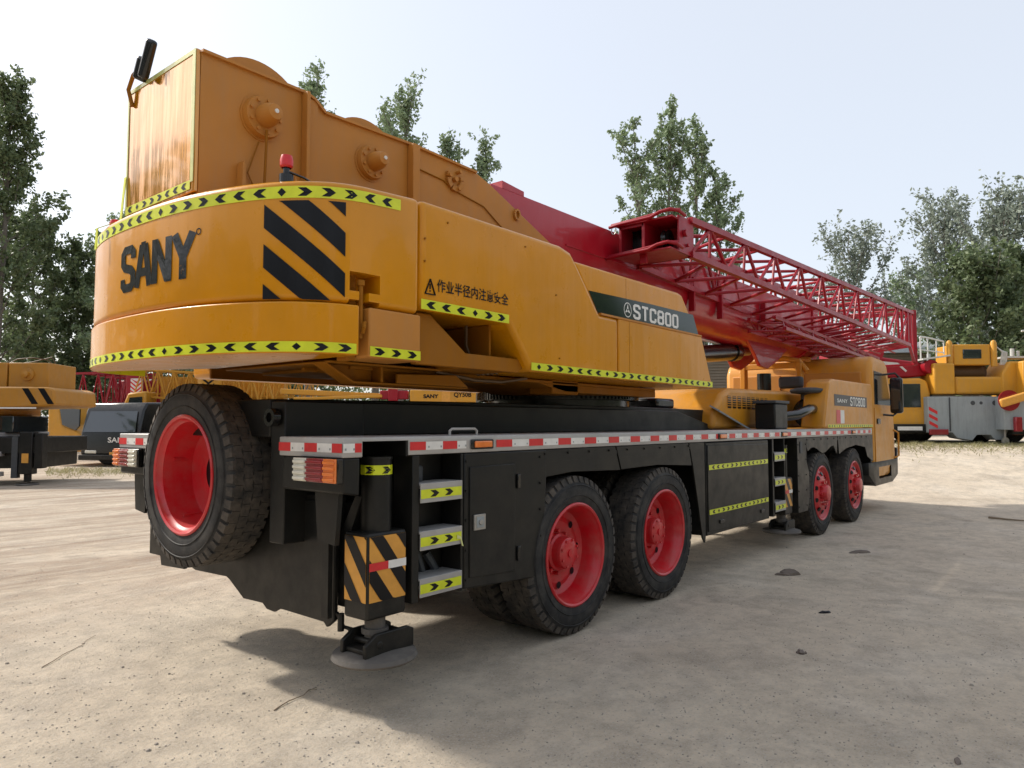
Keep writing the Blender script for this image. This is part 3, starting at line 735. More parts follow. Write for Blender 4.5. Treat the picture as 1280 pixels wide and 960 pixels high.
def marker(x):
    mb = MB(); mb.box(x - .11, x + .11, YS - .016, YS - .001, 1.455, 1.52); o = mb.build('marker_lamp', ['blackgloss'], crane, bevel=.02)
    MB().box(x - .085, x + .085, YS - .028, YS - .012, 1.466, 1.509).build('lamp_lens', ['lamp_amber'], o, bevel=.012, seg=3)
marker(-.87); marker(5.02); marker(8.4); marker(3.05)
# rear corner boxes with tail lamps
for sg in (-1, 1):
    a, b = sorted((sg * .82, sg * 1.392))
    MB().prism([(-1.99, 1.435), (-1.99, 1.24), (-1.872, 1.22), (-1.872, 1.435)], 'y', a, b).build('rear_corner_box', ['black'], crane, bevel=.012)
    lo = MB().box(-2.03, -1.993, *sorted((sg * 1.0, sg * 1.40)), 1.295, 1.432).build('tail_lamp', ['blackgloss'], crane, bevel=.006)
    for y0, y1, mt in ((1.01, 1.13, 'lamp_white'), (1.133, 1.285, 'lamp_red'), (1.288, 1.393, 'lamp_amber')):
        mb = MB(); y0, y1 = sorted((sg * y0, sg * y1))
        mb.box(-2.045, -2.031, y0, y1, 1.30, 1.43)
        for k in range(4): mb.box(-2.055, -2.046, y0 + .004, y1 - .004, 1.308 + k * .031, 1.325 + k * .031)
        mb.build('lamp_lens', [mt], lo, bevel=.003)
    mb = MB(); y0, y1 = sorted((sg * 1.06, sg * 1.28)); mb.prism([(y0, 1.235), (y1, 1.235), (y1 - .03, .96), (y0 + .03, .94)], 'x', -1.93, -1.90); mb.build('flap', ['black'], crane)
# tail crossmember plate with its stepped lower edge
tp = [(-1.08, 1.16), (-1.08, .475), (-1.01, .425), (-.98, .45), (-.6, .455), (-.52, .455), (-.46, .425), (-.38, .43), (-.33, .46), (-.10, .455), (-.02, .50), (.08, .555), (.12, .57),
      (.55, .56), (.72, .60), (.72, .545), (1.08, .53), (1.10, .60), (1.28, .60), (1.28, .93), (1.25, .99), (1.08, 1.16)]
MB().prism(tp, 'x', -1.80, -1.77).build('rear_crossmember', ['black'], crane, bevel=.006)
mb = MB(); mb.box(-1.77, -1.35, -1.06, 1.06, .62, 1.15); mb.build('outrigger_beam', ['black'], crane, bevel=.01)
mb = MB(); mb.box(-1.79, -1.70, -1.05, .9, 1.13, 1.19); mb.box(-1.86, -1.78, -.62, -.55, 1.1, 1.6); mb.box(-1.86, -1.78, .5, .57, 1.1, 1.6); mb.build('spare_carrier', ['black'], crane, bevel=.005)

# --- outriggers
def jack(x, y, sc=1., near=True, z0=0):
    j = empty('outrigger_jack', (x, y, 0)); j.parent = crane
    mb = MB(); mb.rod((0, 0, .95), (0, 0, 1.405), .088, 32); mb.rod((0, 0, 1.395), (0, 0, 1.41), .094, 32); mb.build('jack_tube', ['black'], j)
    PR = lambda s, z, o=0: (math.cos(s / .088) * (.089 + o), math.sin(s / .088) * (.089 + o), z)
    warn_tape('warning_tape', PR, .088 * R(150), .088 * R(390), 1.335, .055, j, .10, 4)
    MB().box(-.145, .145, -.105, .105, .50, .985).build('jack_box', ['black'], j, bevel=.018, seg=3)
    hazard('hazard_stripes', lambda s, z, o=0: (s, -.106 - o, z), -.135, .135, .60, .965, .26, .125, -1.35, 1.10, ['decal_black', 'hz'], j, ground=True)
    hazard('hazard_stripes', lambda s, z, o=0: (-.146 - o, -s, z), -.095, .095, .60, .965, .26, .125, -1.35, 1.33, ['decal_black', 'hz'], j, ground=True)
    mb = MB(); z0_, z1_ = .775, .82
    mb.add([(-.140, -.113, z0_), (0, -.113, z0_), (0, -.113, z1_), (-.140, -.113, z1_)], [(0, 1, 2, 3)], 0); mb.add([(0, -.113, z0_), (.135, -.113, z0_), (.135, -.113, z1_), (0, -.113, z1_)], [(0, 1, 2, 3)], 1)
    mb.build('reflective_tape', ['rred', 'white'], j, smooth=0, recalc=False)
    mb = MB(); mb.rod((0, 0, .36), (0, 0, .5), .06, 24); mb.rod((0, 0, .40), (0, 0, .43), .078, 24, m=0); mb.build('piston_rod', ['pad'], j)
    mb = MB()
    for yy in (-.10, .10): mb.prism([(-.16, .30), (.20, .30), (.20, .40), (.16, .42), (-.08, .42), (-.16, .37)], 'y', yy - .014, yy + .014)
    mb.box(.10, .18, -.088, .088, .33, .39); mb.box(-.14, .0, -.086, .086, .31, .335); mb.rod((-.06, -.12, .36), (-.06, .12, .36), .02, 12)
    mb.build('foot_bracket', ['black'], j, bevel=.005)
    mb = MB(); mb.lathe([(.001, .315), (.06, .315), (.20, .30), (.238, .292), (.248, .27), (.235, .255), (.001, .255)], (0, 0, 0), (0, 0, 1), 48); mb.build('foot_pad', ['pad'], j)
    return j
j1 = jack(-1.665, -1.285); j1.location.z = .02
j2 = copy_tree(j1, crane); j2.location = (5.30, -1.25, -.07)
j3 = copy_tree(j1, crane); j3.location = (-1.48, 1.0, .28)
j4 = copy_tree(j1, crane); j4.location = (5.30, 1.215, -.07)
mb = MB(); mb.box(-1.86, -1.83, -1.10, -1.04, .5, 1.0); mb.prism([(-1.05, .55), (-1.05, .95), (-1.2, 1.2), (-1.26, 1.2), (-1.12, .9), (-1.12, .55)], 'x', -1.75, -1.70)
mb.tube([(-1.78, -1.08, .52), (-1.76, -1.12, .44), (-1.72, -1.18, .42), (-1.70, -1.1, .40)], .012, 6); mb.rod((-1.78, -1.12, .42), (-1.78, -1.12, .52), .02, 8)
mb.build('jack_mount', ['black'], crane)

# --- side ladder, toolbox, fenders, panels
def ladder(x0, x1, steps, depth=.16, stile=.035, y=YS, zb=.56):
    la = empty('side_ladder', (x0, y, 0)); la.parent = crane
    w = x1 - x0
    mb = MB(); mb.box(-.02 - stile, -.0, -.0, .17, zb, 1.43); mb.box(w, w + .02, 0, .17, zb, 1.43); mb.build('stile', ['black'], la, bevel=.004)
    for z0, z1 in steps:
        st = MB(); st.box(0, w, -.012, -.006, z0, z1); st.box(0, w, -.006, depth, z1 - .012, z1); st.box(0, w, depth - .004, depth, z1 - .05, z1 - .012)
        so = st.build('step', ['alu'], la, bevel=.003)
        warn_tape('warning_tape', lambda s, z, o=0: (s, -.012 - o, z), .0, w - .01, (z0 + z1) / 2 - .005, .055, so, .125, 4)
    return la
ladder(-1.43, -1.065, [(1.145, 1.262), (.862, .975), (.585, .695)])
mb = MB(); mb.prism([(-1.03, 1.432), (-1.03, .565), (-.20, .515), (-.14, 1.2), (-.14, 1.432)], 'y', YS + .004, -.78)
mb.build('toolbox', ['black'], crane, bevel=.01)
dr = MB().prism([(-.985, 1.34), (-.985, .63), (-.52, .605), (-.52, 1.345)], 'y', YS - .006, YS + .01).build('toolbox_door', ['black'], crane, bevel=.004)
mb = MB(); mb.box(-.955, -.845, YS - .018, YS - .006, .93, 1.03, 0); mb.box(-.935, -.865, YS - .022, YS - .017, .945, 1.015, 1); mb.rod((-.90, YS - .02, .98), (-.90, YS - .032, .98), .018, 12, m=0)
mb.build('latch', ['steel', 'grey'], dr, bevel=.002)
MB().box(-1.5, -.95, -1.22, -1.18, .6, 1.43).build('ladder_back', ['black'], crane)
mb = MB(); mb.tube([(-1.40, -1.2, 1.1), (-1.36, -1.24, .95), (-1.33, -1.22, .82)], .014, 6); mb.tube([(-1.2, -1.22, .8), (-1.15, -1.25, .7), (-1.2, -1.22, .62)], .03, 8); mb.tube([(-1.28, -1.22, .82), (-1.25, -1.25, .68), (-1.3, -1.22, .6)], .022, 8); mb.build('hydraulic_hose', ['bluegrey'], crane)
slab((-1.33, -1.25, 1.31), .10, .11, .06, 0, 'work_lamp', 'bluegrey', crane)
mb = MB(); mb.prism([(-1.12, .90), (-1.09, .895), (-1.075, .85), (-1.06, .845), (-1.085, .91), (-1.12, .925)], 'y', YS - .02, YS - .018); mb.build('loose_tape', ['tape'], crane)
for z in (.72, 1.22): MB().box(-.50, -.47, YS - .016, YS + .004, z - .05, z + .05).build('hinge', ['blackgloss'], crane, bevel=.004)
def bolts(P, par, r_=.009, mat='black', name='bolt_row'):
    mb = MB()
    for x, y, z in P: mb.rod((x, y + .002, z), (x, y - .008, z), r_, 6)
    return mb.build(name, [mat], par)
bolts([(-.16 + k * .30, YS + .004, 1.40) for k in range(9)], crane); bolts([(5.98 + k * .33, YS + .004, 1.40) for k in range(11)], crane)
bolts([(-1.015, YS + .003, .62 + k * .19) for k in range(5)], crane); bolts([(-.22, YS + .003, .62 + k * .19) for k in range(5)], crane)
bolts([(5.59, YS + .003, .5 + k * .21) for k in range(5)] + [(5.92, YS + .003, .5 + k * .21) for k in range(5)], crane)
bolts([(-1.20, YS + .0, 2.90), (-.4, YS, 2.90), (-1.40, YS, 2.62), (-1.40, YS, 2.76), (-.02, YS, 2.6), (.02, YS, 2.12)], crane, .007, 'orange_in')
mb = MB()
for zc_ in (2.75, 2.10): mb.box(1.082, 1.086, YS - .0012 + (.03 if zc_ > 2.5 else 0), YS + .05, zc_ - (.2 if zc_ > 2.5 else .095), zc_ + (.155 if zc_ > 2.5 else .42))
mb.build('panel_seam', ['orange_in'], crane)
# fenders over the rear bogie (side skirts with a crease and wavy lower edge)
def fender(poly, name='fender'):
    mb = MB(); mb.prism(poly, 'y', YS + .006, YS + .025); o = mb.build(name, ['black'], crane, bevel=.003); return o
fender([(-.14, 1.43), (-.20, 1.225), (.20, 1.25), (.92, 1.228), (.84, 1.43)])
fender([(.86, 1.43), (.94, 1.232), (1.6, 1.242), (2.31, 1.205), (2.24, 1.43)])
fender([(2.26, 1.43), (2.34, 1.20), (2.545, .46), (2.60, .40), (2.62, .46), (2.615, 1.43)])
mb = MB(); mb.bar((-.18, -1.385, 1.33), (.86, -1.385, 1.345), .02, .012); mb.bar((.9, -1.385, 1.33), (2.24, -1.385, 1.345), .02, .012)
mb.box(-.14, 2.6, -1.39, -.66, 1.37, 1.40); mb.box(2.52, 2.6, -1.37, -.7, .5, 1.4); mb.box(-.24, -.2, -1.37, -.7, .6, 1.4)
mb.build('fender_liner', ['black'], crane)
mb = MB(); mb.box(2.66, 4.48, YS + .012, -.7, .46, 1.425); mb.build('storage_box', ['black'], crane, bevel=.01)
for xx in (2.95, 4.15): MB().box(xx, xx + .12, YS - .014, YS + .002, .56, .60).build('box_latch', ['blackgloss'], crane, bevel=.004)
pn = MB().prism([(2.68, .50), (4.44, .47), (4.44, 1.38), (2.68, 1.40)], 'y', YS, YS + .013).build('storage_box_door', ['black'], crane, bevel=.006)
warn_tape('warning_tape', PS, 2.70, 4.42, 1.165, .052, pn, .125, 0, 0); warn_tape('warning_tape', PS, 2.70, 4.42, .70, .052, pn, .125, 2, 0)
ladder(4.64, 5.02, [(1.15, 1.26), (.84, .94), (.52, .64)], zb=.47)
mb = MB(); mb.box(5.56, 5.95, YS + .004, -.9, .42, 1.43); mb.prism([(5.95, 1.43), (5.95, 1.1), (6.05, .95), (6.05, .6), (5.97, .42), (5.94, .42), (5.94, 1.43)], 'y', YS + .004, YS + .02)
mb.build('side_box', ['black'], crane, bevel=.006); MB().box(5.66, 5.76, YS - .004, YS + .006, 1.22, 1.38).build('vent', ['bluegrey'], crane)
fd = [(5.95, 1.43), (5.96, 1.30)] + [(6.02 + i * .14, 1.24 + .05 * math.sin(i * .9)) for i in range(10)] + [(7.45, 1.16), (7.5, 1.43)]
fender(fd)
fd = [(7.52, 1.43), (7.58, 1.15), (8.0, 1.23), (8.6, 1.27), (9.2, 1.22), (9.35, 1.05), (9.75, .95), (9.75, 1.43)]
fender(fd)
MB().box(5.95, 9.75, -1.39, -.66, 1.37, 1.40).build('fender_liner', ['black'], crane)

# --- wheels (axis along y, outer face towards -y)
def tyre(mbt, R_=.61, wdt=.31, rim=.385):
    """returns tyre mesh with tread blocks; local: axis y, outer face at y=0, inner at y=wdt"""
    prof = [(rim, .012), (rim + .02, .0), (rim + .06, -.004), (R_ - .13, -.010), (R_ - .07, -.002), (R_ - .03, .018), (R_ - .011, .034), (R_ - .012, .06),
            (R_ - .012, wdt / 2), (R_ - .012, wdt - .06), (R_ - .012, wdt - .034), (R_ - .03, wdt - .018), (R_ - .07, wdt + .002), (R_ - .13, wdt + .01), (rim + .06, wdt + .004), (rim + .02, wdt), (rim, wdt - .012)]
    mbt.lathe(prof, (0, 0, 0), (0, 1, 0), 72, 0)
    for q in (.455, .535): mbt.lathe([(q - .004, -.004 if q < .5 else -.009), (q, -.0125), (q + .004, -.004 if q < .5 else -.009)], (0, 0, 0), (0, 1, 0), 72, 0)
    N = 46; rows = [(.030, .088, 0.), (.0925, .1515, .5), (.156, .215, 0.), (.2195, .280, .5)]
    for a, b, ph in rows:
        for i in range(N):
            t = (i + ph) * 2 * math.pi / N; dt = 2 * math.pi / N * .475; zz = .006
            r0 = R_ - .03; r1 = R_ - .004 if .03 < a < .2 else R_ - .006
            vs = []
            for r in (r0, r1):
                for (tt, yy) in ((t - dt, a + zz), (t, a - zz), (t + dt, a + zz), (t + dt, b + zz), (t, b - zz), (t - dt, b + zz)):
                    vs.append((math.cos(tt) * r, yy, math.sin(tt) * r))
            mbt.add(vs, [(6, 7, 10, 11), (7, 8, 9, 10)] + [(k, (k + 1) % 6, 6 + (k + 1) % 6, 6 + k) for k in range(6)], 1)
    # shoulder lugs
    for i in range(N):
        for yy, sg in ((.012, 1), (wdt - .012, -1)):
            t = i * 2 * math.pi / N; dt = 2 * math.pi / N * .34
            vs = [(math.cos(tt) * r, y, math.sin(tt) * r) for tt in (t - dt, t + dt) for r, y in ((R_ - .055, yy - .012 * sg), (R_ - .006, yy + .004 * sg), (R_ - .004, yy + .03 * sg), (R_ - .05, yy + .03 * sg))]
            mbt.add(vs, [(0, 1, 2, 3), (7, 6, 5, 4), (0, 4, 5, 1), (1, 5, 6, 2)], 1)
def wheel(kind):
    w = empty('wheel'); mb = MB(); tyre(mb); mb.build('tyre', ['rubber', 'tread'], w, smooth=40, recalc=True)
    rim = .385; mb = MB()
    if kind == 'dish':
        mb.lathe([(rim + .014, .02), (rim + .014, -.004), (rim + .002, -.012), (rim - .012, -.004), (rim - .018, .02), (rim - .03, .035), (rim - .042, .12), (rim - .055, .17),
                  (rim - .10, .195), (.24, .18), (.16, .205), (.10, .205)], (0, 0, 0), (0, 1, 0), 64)
        for i in range(10):
            a = i * math.pi / 5; c, s = math.cos(a), math.sin(a)
            mb.rod((c * .165, .21, s * .165), (c * .165, .165, s * .165), .016, 6)
        ro = mb.build('rim', ['rim'], w)
        mb = MB()
        for i in range(8):
            a = (i + .5) * math.pi / 4; c, s = math.cos(a), math.sin(a)
            mb.lathe([(.001, 0), (.028, 0)], (c * .262, .178, s * .262), (0, 1, 0), 16)
        mb.build('hand_hole', ['decal_black'], ro)
        mb = MB(); mb.lathe([(.145, .21), (.145, .16), (.125, .15), (.12, .10), (.125, .095), (.12, .075), (.10, .062), (.03, .06), (.03, .05), (.001, .05)], (0, 0, 0), (0, 1, 0), 40)
        for i in range(8):
            a = i * math.pi / 4; mb.rod((math.cos(a) * .105, .07, math.sin(a) * .105), (math.cos(a) * .105, .055, math.sin(a) * .105), .011, 6)
        mb.build('hub', ['rim'], w)
    elif kind == 'convex':
        mb.lathe([(rim + .014, .02), (rim + .014, -.004), (rim + .002, -.012), (rim - .015, -.002), (rim - .025, .025), (rim - .045, .045), (.29, .03), (.26, .005), (.20, -.012), (.15, -.012), (.12, .0)], (0, 0, 0), (0, 1, 0), 64)
        for i in range(10):
            a = i * math.pi / 5; c, s = math.cos(a), math.sin(a)
            mb.rod((c * .165, .0, s * .165), (c * .165, -.05, s * .165), .021, 6)
        ro = mb.build('rim', ['rim'], w); mb = MB()
        for i in range(10):
            a = (i + .5) * math.pi / 5; c, s = math.cos(a), math.sin(a)
            ax = Vector((c * .5, -1, s * .5)).normalized()
            mb.rod(Vector((c * .275, .008, s * .275)), Vector((c * .275, .008, s * .275)) + ax * .012, .032, 14)
        mb.build('hand_hole', ['decal_black'], ro)
        mb = MB(); mb.lathe([(.12, .01), (.12, -.07), (.105, -.095), (.05, -.105), (.001, -.105)], (0, 0, 0), (0, 1, 0), 32); mb.build('hub', ['rim'], w)
    else:  # spare: bare deep rim
        mb.lathe([(rim + .014, .02), (rim + .014, -.004), (rim + .002, -.012), (rim - .012, -.004), (rim - .018, .02), (rim - .035, .035), (rim - .05, .16), (rim - .06, .23), (.26, .25), (.18, .24), (.14, .24)], (0, 0, 0), (0, 1, 0), 64)
        for a in (20, 95, 165, 240, 310):
            c, s = math.cos(R(a)), math.sin(R(a)); mb.bar((c * .335, .10, s * .335), (c * .335, .235, s * .335), .012, .02)
        mb.rod((.332, .12, -.02), (.20, .18, -.03), .012, 8); mb.rod((.28, .10, -.18), (.12, .20, -.2), .012, 8)
        ro = mb.build('rim', ['rim'], w)
        MB().lathe([(.001, .243), (.16, .243)], (0, 0, 0), (0, 1, 0), 32).build('hub_opening', ['decal_black'], ro)
    return w
wd = wheel('dish'); wd.parent = crane; wd.location = (.25, -1.395, .61); wd.rotation_euler = (0, R(20), 0)
AX = (.25, 1.72); FX = (6.68, 8.5)
w2 = copy_tree(wd, crane); w2.location = (AX[1], -1.395, .61); w2.rotation_euler = (0, R(73), 0)
for x, a in ((AX[0], 40), (AX[1], 140)):
    c = copy_tree(wd, crane); c.location = (x, -1.395 + .32 * 2 + .03, .61); c.rotation_euler = (0, R(a), math.pi)
    c = copy_tree(wd, crane); c.location = (x, 1.395, .61); c.rotation_euler = (0, R(a + 30), math.pi)
    c = copy_tree(wd, crane); c.location = (x, 1.395 - .67, .61); c.rotation_euler = (0, R(a + 60), 0)
wc = wheel('convex'); wc.parent = crane; wc.location = (FX[0], -1.385, .61); wc.rotation_euler = (0, 0, 0)
c = copy_tree(wc, crane); c.location = (FX[1], -1.385, .61); c.rotation_euler = (0, R(33), 0)
for x in FX:
    c = copy_tree(wc, crane); c.location = (x, 1.385, .61); c.rotation_euler = (0, R(12), math.pi)
sp = wheel('spare'); sp.parent = crane; sp.name = 'spare_wheel'; sp.location = (-2.12, .13, 1.285); sp.rotation_euler = (0, 0, R(-90))
mb = MB()
for x in AX + FX:
    mb.rod((x, -1.1, .61), (x, 1.1, .61), .09, 12); mb.box(x - .18, x + .18, -.25, .25, .42, .82)
mb.box(.1, 1.9, -.66, -.58, .72, .86); mb.box(9.72, 9.80, -1.36, 1.36, .55, 1.42); mb.build('axle', ['black'], crane)

# --- engine deck and cab
hd = [(4.25, 1.56), (4.3, 1.80), (4.55, 2.02), (4.8, 2.10), (8.3, 2.16), (8.3, 1.56)]
MB().prism(hd, 'y', -.78, .85).build('engine_hood', ['orange_dusty'], crane, bevel=.06, seg=4)
mb = MB()
for k in range(9): mb.box(4.72 + k * .17, 4.82 + k * .17, -.786, -.779, 1.83, 1.995)
g0 = mb.build('grille', ['decal_black'], crane)
mb = MB()
for k in range(5): mb.box(4.68, 6.25, -.792, -.786, 1.855 + k * .03, 1.866 + k * .03)
mb.build('grille_bar', ['orange_dusty'], g0)
MB().box(5.3, 5.8, -1.2, -.92, 1.55, 1.90).build('battery_box', ['black'], crane, bevel=.02)
MB().box(5.27, 5.83, -1.22, -.90, 1.90, 1.94).build('battery_lid', ['bluegrey'], crane, bevel=.01)
af = MB().lathe([(.001, -.30), (.20, -.30), (.235, -.26), (.235, .26), (.20, .30), (.001, .30)], (7.3, -1.08, 1.79), (1, .12, 0), 36).build('air_filter', ['blackgloss'], crane)
mb = MB(); mb.rod((7.1, -1.08, 2.0), (7.1, -1.08, 2.10), .10, 24); mb.lathe([(.10, 2.08), (.24, 2.10), (.26, 2.13), (.25, 2.16), (.15, 2.18), (.001, 2.18)], (7.1, -1.08, 0), (0, 0, 1), 32); mb.build('filter_cap', ['bluegrey'], af)
mb = MB(); mb.tube([(7.0, -1.2, 1.85), (6.6, -1.25, 1.84), (6.2, -1.2, 1.75), (5.7, -1.0, 1.70)], .07, 14); mb.build('intake_duct', ['blackgloss'], af)
mb = MB(); mb.rod((7.4, -.3, 2.15), (7.4, -.3, 2.45), .11, 20); mb.build('exhaust_stack', ['blackgloss'], crane)
MB().box(7.9, 8.05, -.75, -.35, 2.22, 2.42).build('muffler', ['bluegrey'], crane, bevel=.05, seg=3)
mb = MB(); mb.lathe([(.16, -.5), (.19, -.45), (.19, .45), (.16, .5), (.001, .5)], (3.75, .2, 1.98), (1, 0, 0), 28); mb.build('coolant_tank', ['white_bg'], crane)
MB().box(3.3, 3.75, -.5, -.1, 1.81, 1.93).build('valve_cover', ['blackgloss'], crane, bevel=.03)
# boom rest
mb = MB()
for y in (-.52, .5): mb.box(8.62, 8.78, y, y + .09, 1.6, 2.72)
mb.tube([(8.7, -.6, 2.55), (8.7, -.46, 2.74), (8.7, -.2, 2.80), (8.7, .2, 2.80), (8.7, .46, 2.74), (8.7, .6, 2.55)], .05, 10)
mb.box(8.64, 8.76, -.45, .5, 2.62, 2.72)
mb.build('boom_rest', ['orange_dusty'], crane, bevel=.01)
# shoulder panel with the model sign
sp_ = [(6.80, 1.56), (7.02, 2.12), (7.12, 2.26), (7.32, 2.32), (9.72, 2.34), (9.80, 2.28), (9.80, 1.56)]
MB().prism(sp_, 'y', YS, -1.05).build('side_panel', ['orange_dusty'], crane, bevel=.03, seg=3)
mb = MB(); mb.add([(7.35, YS - .003, 1.905), (9.36, YS - .003, 1.905), (9.36, YS - .003, 2.085), (7.35, YS - .003, 2.085)], [(0, 1, 2, 3)]); mb.build('model_sign', ['decal_black'], crane, smooth=0, recalc=False)
mb = MB()
for k, ch in enumerate('STC800'):
    base = 8.28 + k * .165; glyph(mb, ch, lambda u, v, o, base=base: (base + u * .10, YS - .006 - o, 1.93 + v * .062), .40)
mb.build('model_lettering', ['white'], crane, smooth=0, recalc=False)
text_mesh('SANY', 'maker_lettering', .06, (7.5, YS - .006, 1.96), (1, 0, 0), (0, 0, 1), 'white', crane, bold=.02, width=.6)
mb = MB(); mb.add([(7.45, YS - .003, 1.63), (7.68, YS - .003, 1.63), (7.68, YS - .003, 1.84), (7.45, YS - .003, 1.84)], [(0, 1, 2, 3)], 0); mb.add([(7.68, YS - .003, 1.63), (7.90, YS - .003, 1.63), (7.90, YS - .003, 1.84), (7.68, YS - .003, 1.84)], [(0, 1, 2, 3)], 1)
mb.build('reflective_tape', ['rred', 'white'], crane, smooth=0, recalc=False)
warn_tape('warning_tape', PS, 7.0, 9.75, 1.588, .045, crane, .13, 0)
# cab
cabp = [(9.84, .62), (9.84, 2.62), (9.95, 2.80), (10.15, 2.88), (10.95, 2.86), (11.15, 2.76), (11.62, 1.75), (11.66, 1.45), (11.62, .62)]
cab = MB().prism(cabp, 'y', -1.38, 1.38).build('cab', ['orange_dusty'], crane, bevel=.09, seg=4)
mb = MB(); mb.add([(9.83, -.92, 2.40), (9.83, .95, 2.40), (9.83, .95, 2.70), (9.83, -.92, 2.70)], [(0, 1, 2, 3)])
mb = MB(); mb.box(9.80, 9.85, -1.22, 1.22, 2.12, 2.58); mb.build('rear_wall_panel', ['orange_flat'], cab, bevel=.05, seg=3)
mb = MB(); 
for y in (-.2, .25, .7, 1.0): mb.box(9.775, 9.80, y, y + .03, 2.14, 2.56)
mb.tube([(9.7, -.35, 2.84), (9.75, -.1, 2.90), (9.72, .2, 2.88), (9.76, .5, 2.90), (9.8, .6, 2.84)], .05, 8)
mb.build('wall_rib', ['orange_flat'], cab)
win = [(10.02, 1.98), (10.02, 2.60), (10.92, 2.58), (11.32, 1.98)]
MB().prism(win, 'y', -1.392, -1.378).build('side_window', ['glass'], cab, bevel=.004)
MB().prism(win, 'y', 1.378, 1.392).build('side_window', ['glass'], cab, bevel=.004)
mb = MB(); mb.add([(11.19, -1.25, 2.70), (11.19, 1.25, 2.70), (11.63, 1.25, 1.78), (11.63, -1.25, 1.78)], [(0, 1, 2, 3)]); mb.build('windscreen', ['glass'], cab, recalc=False, smooth=0)
mb = MB(); mb.prism([(9.97, .66), (9.97, 1.92), (11.30, 1.92), (11.50, 1.6), (11.50, .95), (10.6, .66)], 'y', -1.396, -1.378); do = mb.build('cab_door', ['orange_dusty'], cab, bevel=.006)
mb = MB(); mb.box(10.08, 10.3, -1.42, -1.395, 1.62, 1.72); mb.build('handle', ['blackgloss'], do, bevel=.01)
mb = MB(); mb.tube([(11.45, -1.4, 1.5), (11.50, -1.47, 1.45), (11.50, -1.47, 1.0), (11.45, -1.4, .95)], .018, 8); mb.build('grab_rail', ['orange_dusty'], cab)
for s_ in (-1, 1):
    mb = MB(); mb.tube([(10.6, s_ * 1.36, 2.55), (10.7, s_ * 1.6, 2.58), (10.75, s_ * 1.66, 2.5)], .02, 8); mb.tube([(10.6, s_ * 1.36, 1.8), (10.7, s_ * 1.55, 1.78), (10.75, s_ * 1.62, 1.85)], .02, 8)
    a_ = mb.build('mirror_arm', ['blackgloss'], cab)
    MB().box(10.66, 10.80, *sorted((s_ * 1.50, s_ * 1.72)), 1.82, 2.50).build('mirror_housing', ['blackgloss'], a_, bevel=.05, seg=3)
    y0, y1 = sorted((s_ * 1.53, s_ * 1.69)); m3 = MB(); m3.add([(10.655, y0, 1.9), (10.655, y1, 1.9), (10.655, y1, 2.46), (10.655, y0, 2.46)], [(0, 1, 2, 3)]); m3.build('mirror_glass', ['glass'], a_, recalc=False)
mb = MB(); mb.prism([(9.35, .93), (9.35, .72), (9.85, .50), (11.2, .50), (11.68, .62), (11.72, 1.15), (11.62, 1.15), (11.6, .93)], 'y', -1.41, -1.1)
o = mb.build('step_bumper', ['black'], crane, bevel=.01); cut(o, [MB().box(10.1, 11.1, -1.6, -1.18, .62, .83)])
MB().box(11.55, 11.74, -1.1, 1.35, .5, .95).build('bumper', ['black'], crane, bevel=.02)

exec_bg = True
# ------------------------------------------------------------------ background machines
RZ = YAW - math.pi / 2       # local +x runs to the right across the view, +y away
def mtext(body, name, h, w, org, mat, par, bold=.02): return text_mesh(body, name, h, org, (1, 0, 0), (0, 0, 1), mat, par, bold=bold, width=w)
def bg_wheel(x, y, par, r=.55, col='bluegrey'):
    mb = MB(); mb.lathe([(r * .6, -.15), (r * .93, -.15), (r, -.11), (r, .11), (r * .93, .15), (r * .6, .15)], (x, y, r), (0, 1, 0), 28, 0)
    mb.lathe([(r * .6, -.12), (r * .5, -.06), (r * .2, -.05), (r * .2, -.14), (.001, -.14)], (x, y, r), (0, 1, 0), 20, 1); mb.build('wheel', ['rubber', col], par)

# ochre truck crane at the left edge, side on
b1 = empty('parked_crane', W(27, 20.3), RZ + R(6), 'ochre truck crane seen side on at the left edge, two winch hubs on its housing', 'crane')
mb = MB(); mb.box(-6.5, 1.2, -1.25, 1.25, .85, 1.28); mb.box(-.3, 1.0, -1.1, 1.1, .45, .9); mb.build('carrier_frame', ['black'], b1, bevel=.02)
mb = MB(); mb.box(-6.5, .1, -1.30, 1.30, 1.285, 1.40); mb.build('deck', ['alu'], b1, bevel=.02)
mb = MB(); mb.prism([(-3.8, 1.85), (-.1, 1.85), (-.1, 2.05), (1.30, 2.10), (1.46, 2.14), (1.42, 2.55), (1.25, 2.62), (-3.8, 2.62)], 'y', -1.2, 1.2); mb.build('turntable_body', ['ochre_bg'], b1, bevel=.05)
MB().box(-1.1, -.12, -1.22, -1.0, 1.45, 1.9).build('control_box', ['ochre_bg'], b1, bevel=.03)
MB().box(-.9, .3, -.95, .8, 1.4, 1.85).build('slewing_base', ['glass'], b1, bevel=.02)
for x0_, x1_ in ((-3.4, -1.02), (-.98, -.02), (.02, 1.05)):
    ho = MB().box(x0_, x1_, -.75, .75, 2.63, 3.30).build('winch_housing', ['ochre_bg'], b1, bevel=.02)
for x in (-.55, .52):
    mb = MB(); mb.lathe([(.17, 0), (.17, .05), (.08, .06), (.08, .18), (.001, .2)], (x, -.75, 2.98), (0, -1, 0), 20); mb.build('winch_hub', ['ochre_bg'], b1)
mb = MB(); mb.tube([(-.1, -.5, 3.3), (.1, -.5, 3.42), (.5, -.5, 3.46), (.9, -.5, 3.4), (1.0, -.5, 3.3)], .015, 6); mb.tube([(.0, -.3, 3.3), (.4, -.3, 3.36), (.9, -.3, 3.5), (1.0, -.3, 3.3)], .012, 6); mb.build('hose', ['hose'], b1)
